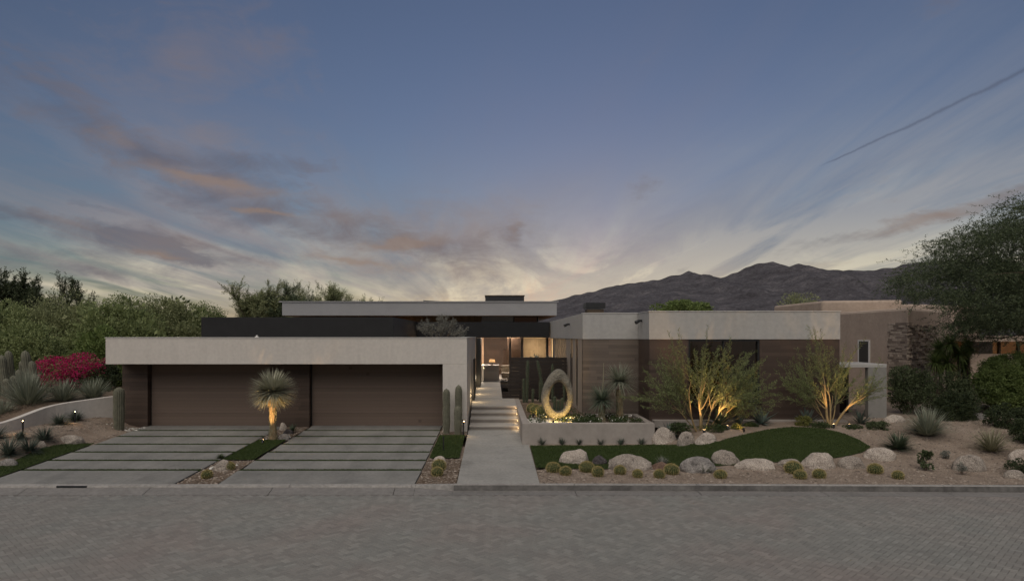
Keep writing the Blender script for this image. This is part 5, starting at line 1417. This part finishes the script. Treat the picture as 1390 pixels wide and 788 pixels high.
# step lights recessed in the planter side
for i, (y, z) in enumerate(((25.36, .05), (26.2, .22), (26.95, .385), (27.7, .55))):
    r = thing('step_light', ('lowest', 'second lowest', 'second highest', 'highest')[i]+' recessed step light on the planter side of the entry steps', 'step light', (.93, y-.04, z), 'recessed step lights')
    MB().box(.915, .949, y-.09, y-.02, z-.02, z+.03).build('housing', M['blackmetal'], r)
    MB().box(.912, .914, y-.08, y-.03, z-.008, z+.02).build('lens', M['warm'], r)
    lamp('POINT', (.86, y-.10, z+.03), .5, (1, .68, .35), .02, parent=r)
for y in (29.3, 33.0, 36.5):
    r = thing('wall_washer', {29.3: 'low wall light nearest the steps on the left of the entry path', 33.0: 'low wall light midway along the entry path', 36.5: 'low wall light farthest along the entry path'}[y], 'wall light', (-.90, y, 1.0), 'low lights along the entry path')
    MB().box(-.97, -.93, y-.08, y+.08, .97, 1.05).build('housing', M['blackmetal'], r)
    lamp('POINT', (-.78, y, .98), 4.5, (1, .75, .42), .04, parent=r)
# interior lamps
lamp('AREA', (.3, 45.5, 3.7), 800, (1, .86, .66), 2.5, target=(.3, 45.5, 0))
lamp('AREA', (2.6, 42.1, 2.6), 40, (1, .76, .48), .8, target=(2.6, 43.2, 2.4))
lamp('POINT', (8.7, 25.4, 2.2), 30, (1, .50, .2), .15)

# ------------------------------------------------------------------ sky, fill lamp, camera
SUN_AZ = R(8)                                           # just right of straight ahead, sunset lies there
w_ = bpy.data.worlds.new('World'); sc.world = w_; w_.use_nodes = True; nt = w_.node_tree
bg = nt.nodes['Background']
sky = N(nt, 'ShaderNodeTexSky', sky_type='NISHITA'); sky.sun_disc = False
sky.sun_elevation = R(.05); sky.sun_rotation = SUN_AZ; sky.air_density = 1.0; sky.dust_density = .5; sky.ozone_density = 3; sky.altitude = 100
tc = N(nt, 'ShaderNodeTexCoord'); s = N(nt, 'ShaderNodeSeparateXYZ'); nt.links.new(tc.outputs['Generated'], s.inputs[0])
X, Y, Z = s.outputs
az = math_(nt, 'ARCTAN2', X, Y); el = math_(nt, 'ARCSINE', Z)
DEG = 57.2958
azd = math_(nt, 'MULTIPLY', az, DEG); eld = math_(nt, 'MULTIPLY', el, DEG)
def pxdir(px, py):
    a = math.atan((px-CX)/F); e = math.atan((CY-py)/math.hypot(F, px-CX)); return a*DEG, e*DEG
# warp the lookup so cloud edges are ragged
ns = noise(nt, 5.0, 8, .62, None); mpn = N(nt, 'ShaderNodeMapping'); mpn.inputs['Scale'].default_value = (1, 1, 2.6)
nt.links.new(tc.outputs['Generated'], mpn.inputs['Vector']); nt.links.new(mpn.outputs[0], ns.inputs['Vector'])
sn = N(nt, 'ShaderNodeSeparateColor'); nt.links.new(ns.outputs['Color'], sn.inputs[0])
azw = math_(nt, 'ADD', azd, math_(nt, 'MULTIPLY', math_(nt, 'SUBTRACT', sn.outputs[0], .5), 9))
elw = math_(nt, 'ADD', eld, math_(nt, 'MULTIPLY', math_(nt, 'SUBTRACT', sn.outputs[1], .5), 5))
def blob(px, py, wpx, hpx, ang, amp):
    a0, e0 = pxdir(px, py); wd, hd = wpx/F*DEG, hpx/F*DEG; c, s_ = math.cos(R(ang)), math.sin(R(ang))
    dx = math_(nt, 'SUBTRACT', azw, a0); dy = math_(nt, 'SUBTRACT', elw, e0)
    u = math_(nt, 'ADD', math_(nt, 'MULTIPLY', dx, c/wd), math_(nt, 'MULTIPLY', dy, s_/wd))
    v_ = math_(nt, 'ADD', math_(nt, 'MULTIPLY', dx, -s_/hd), math_(nt, 'MULTIPLY', dy, c/hd))
    q = math_(nt, 'ADD', math_(nt, 'MULTIPLY', u, u), math_(nt, 'MULTIPLY', v_, v_))
    return math_(nt, 'MULTIPLY', math_(nt, 'EXPONENT', math_(nt, 'MULTIPLY', q, -1)), amp)
def total(bl):
    t = None
    for b_ in bl:
        k_ = blob(*b_); t = k_ if t is None else math_(nt, 'ADD', t, k_)
    return t
dark = total([(180, 325, 75, 22, -4, 0.85), (30, 298, 60, 13, -8, 0.77), (150, 200, 120, 16, -28, 0.38), (300, 222, 130, 18, 2, 0.51), (330, 290, 150, 30, -8, 0.51), (290, 352, 90, 12, -5, 0.38),
              (500, 325, 170, 26, -6, 0.51), (150, 368, 170, 9, -4, 0.47), (120, 150, 150, 60, -20, 0.21), (620, 340, 110, 26, 0, 0.26), (1040, 375, 80, 9, 8, 0.38), (1300, 282, 120, 12, 12, 0.42), (1100, 330, 230, 14, 10, 0.30), (1000, 240, 220, 30, 14, 0.19), (120, 275, 40, 6, -8, 0.47), (700, 318, 14, 22, 0, 0.42), (60, 350, 120, 10, 0, 0.34), (215, 338, 22, 12, 0, 0.51), (150, 318, 30, 12, -8, 0.42), (250, 352, 30, 9, 6, 0.42), (90, 330, 30, 8, -6, 0.34)])
warm = total([(270, 243, 85, 9, -4, 1.0), (132, 190, 16, 10, -8, .45), (275, 80, 45, 110, -72, .30), (345, 288, 40, 4, 0, .9), (205, 347, 26, 5, -5, .9), (545, 335, 45, 9, 8, 1.0), (480, 362, 60, 6, -4, .9), (90, 305, 55, 9, -10, .4), (240, 325, 30, 8, 0, .3), (1265, 290, 70, 9, 11, .8), (1040, 378, 70, 5, 6, .6), (600, 310, 160, 45, 0, .35), (620, 370, 120, 20, 0, .45), (270, 180, 70, 16, 4, .35), (430, 300, 60, 14, 0, .3), (700, 318, 10, 16, 0, .4)])
# streaky break-up, stretched along the horizon and rising to the right as the cirrus does
# cloud streets drawn on a level sheet overhead, so they converge towards the horizon as real ones do
zc = math_(nt, 'ADD', math_(nt, 'MAXIMUM', Z, 0), .07)
cbv = N(nt, 'ShaderNodeCombineXYZ'); nt.links.new(math_(nt, 'DIVIDE', X, zc), cbv.inputs[0]); nt.links.new(math_(nt, 'DIVIDE', Y, zc), cbv.inputs[1])
mp2 = N(nt, 'ShaderNodeMapping'); mp2.inputs['Rotation'].default_value = (0, 0, R(-4)); mp2.inputs['Scale'].default_value = (1.0, .16, 1)
nt.links.new(cbv.outputs[0], mp2.inputs['Vector'])
st1 = noise(nt, 1.5, 10, .60, mp2.outputs[0], .9)
mp3 = N(nt, 'ShaderNodeMapping'); mp3.inputs['Rotation'].default_value = (0, 0, R(-58)); mp3.inputs['Scale'].default_value = (1.0, .28, 1); mp3.inputs['Location'].default_value = (3.3, 1.7, 0)
nt.links.new(cbv.outputs[0], mp3.inputs['Vector'])
st3 = noise(nt, 1.1, 9, .62, mp3.outputs[0], .7)
st2 = noise(nt, 11, 8, .65, mpn.outputs[0], .5)
brk = math_(nt, 'ADD', math_(nt, 'MULTIPLY', st1.outputs[0], .7), math_(nt, 'MULTIPLY', st2.outputs[0], .6))
dk = ramp(nt, math_(nt, 'ADD', dark, math_(nt, 'MULTIPLY', math_(nt, 'SUBTRACT', brk, .66), 2.6)), [(.30, (0, 0, 0)), (1.1, (1, 1, 1))]).outputs[0]
wm = ramp(nt, math_(nt, 'ADD', warm, math_(nt, 'MULTIPLY', math_(nt, 'SUBTRACT', brk, .65), 1.4)), [(.12, (0, 0, 0)), (1.0, (1, 1, 1))]).outputs[0]
# contrail: thin dark streak
a0, e0 = pxdir(1110, 226); a1, e1 = pxdir(1440, 70); L_ = math.hypot(a1-a0, e1-e0); ux, uy = (a1-a0)/L_, (e1-e0)/L_
nz2 = noise(nt, 22, 5, .6, tc.outputs['Generated'])
azc = math_(nt, 'SUBTRACT', azd, a0); elc = math_(nt, 'SUBTRACT', eld, e0)
u_ = math_(nt, 'ADD', math_(nt, 'MULTIPLY', azc, ux), math_(nt, 'MULTIPLY', elc, uy))
v_ = math_(nt, 'ADD', math_(nt, 'MULTIPLY', azc, -uy), math_(nt, 'MULTIPLY', elc, ux))
v_ = math_(nt, 'ADD', v_, math_(nt, 'MULTIPLY', math_(nt, 'SUBTRACT', nz2.outputs[0], .5), .55))
wid = math_(nt, 'ADD', math_(nt, 'MULTIPLY', u_, .006), .055)
vv = math_(nt, 'DIVIDE', v_, wid)
ct = math_(nt, 'EXPONENT', math_(nt, 'MULTIPLY', math_(nt, 'MULTIPLY', vv, vv), -1))
ct = math_(nt, 'MULTIPLY', ct, math_(nt, 'MULTIPLY', math_(nt, 'MULTIPLY', u_, .8, clamp=True), .55))
SKY_S, CLD = .14, .5
def cl(v): return tuple(x/SKY_S*CLD for x in v)
sk = N(nt, 'ShaderNodeHueSaturation'); sk.inputs['Saturation'].default_value = .70
nt.links.new(sky.outputs[0], sk.inputs['Color'])
c = mixc(nt, 1.0, sk.outputs[0], (.91, .99, 1.10), 'MULTIPLY')
tint = ramp(nt, Z, [(0, (1.08, 1.18, 1.0)), (.12, (1.05, 1.07, 1.0)), (.3, (1, 1, 1))]).outputs[0]
c = mixc(nt, 1.0, c, tint, 'MULTIPLY')
def streak(src, lo, hi): return ramp(nt, src, [(lo, (0, 0, 0)), (hi, (1, 1, 1))]).outputs[0]
veil = total([(450, 320, 330, 95, -6, 1.0), (150, 260, 260, 110, -20, .6), (700, 350, 160, 50, 8, .6)])
pale = total([(1050, 340, 380, 100, 12, 1.0), (830, 380, 560, 70, 0, 1.7), (1250, 200, 300, 120, 20, .5), (230, 345, 90, 40, -4, 1.4), (60, 385, 160, 14, 0, 1.0)])
top = total([(300, 90, 260, 160, -60, .5), (800, 150, 500, 120, 15, .5)])
s13 = math_(nt, 'ADD', math_(nt, 'MULTIPLY', st1.outputs[0], .55), math_(nt, 'MULTIPLY', st3.outputs[0], .45))
s32 = math_(nt, 'ADD', math_(nt, 'MULTIPLY', st3.outputs[0], .6), math_(nt, 'MULTIPLY', st2.outputs[0], .4))
hz = ramp(nt, Z, [(0, cl((.92, .75, .50))), (.07, cl((.76, .67, .49))), (.16, cl((.38, .385, .39))), (.32, cl((.22, .25, .32))), (.6, cl((.16, .18, .25)))]).outputs[0]
c = mixc(nt, math_(nt, 'MULTIPLY', math_(nt, 'MULTIPLY', streak(st1.outputs[0], .36, .66), pale, clamp=True), .80), c, hz)
c = mixc(nt, math_(nt, 'MULTIPLY', math_(nt, 'MULTIPLY', streak(st3.outputs[0], .40, .62), pale, clamp=True), .30), c, cl((.22, .22, .26)))
c = mixc(nt, math_(nt, 'MULTIPLY', math_(nt, 'MULTIPLY', streak(s32, .38, .60), veil, clamp=True), .46), c, cl((.185, .185, .230)))
c = mixc(nt, math_(nt, 'MULTIPLY', math_(nt, 'MULTIPLY', streak(s13, .46, .66), veil, clamp=True), .40), c, cl((.34, .27, .25)))
c = mixc(nt, math_(nt, 'MULTIPLY', math_(nt, 'MULTIPLY', streak(s13, .42, .66), top, clamp=True), .35), c, cl((.19, .175, .215)))
c = mixc(nt, math_(nt, 'MULTIPLY', dk, .64), c, cl((.098, .098, .130)))
c = mixc(nt, math_(nt, 'MULTIPLY', wm, .60), c, cl((.290, .200, .150)))
c = mixc(nt, ct, c, cl((.085, .10, .15)))
nt.links.new(c, bg.inputs['Color']); bg.inputs['Strength'].default_value = SKY_S

afterglow_fill = bpy.data.lights.new('afterglow_fill', 'SUN'); afterglow_fill.energy = 1.10; afterglow_fill.angle = R(75); afterglow_fill.color = (1.0, .925, .82)  # added soft fill from behind the camera, standing in for sky afterglow
so = bpy.data.objects.new('afterglow_fill', afterglow_fill); COL.objects.link(so)
so.rotation_euler = Vector((.20, .63, -.88)).to_track_quat('-Z', 'Y').to_euler()

cam = bpy.data.cameras.new('camera'); co = bpy.data.objects.new('camera', cam); COL.objects.link(co)
co.location = (0, 0, EYE); co.rotation_euler = (R(90), 0, 0)
cam.sensor_width = 36; cam.lens = 24; cam.shift_x = (695-CX)/1390; cam.shift_y = (CY-394)/1390
cam.clip_end = 20000; sc.camera = co
sc.view_settings.view_transform = 'Standard'; sc.view_settings.look = 'None'; sc.view_settings.exposure = 1.0; sc.view_settings.gamma = 1
sc.cycles.max_bounces = 6; sc.cycles.transparent_max_bounces = 12; sc.cycles.caustics_reflective = False; sc.cycles.caustics_refractive = False
sc.cycles.use_denoising = True; sc.cycles.sample_clamp_indirect = 4
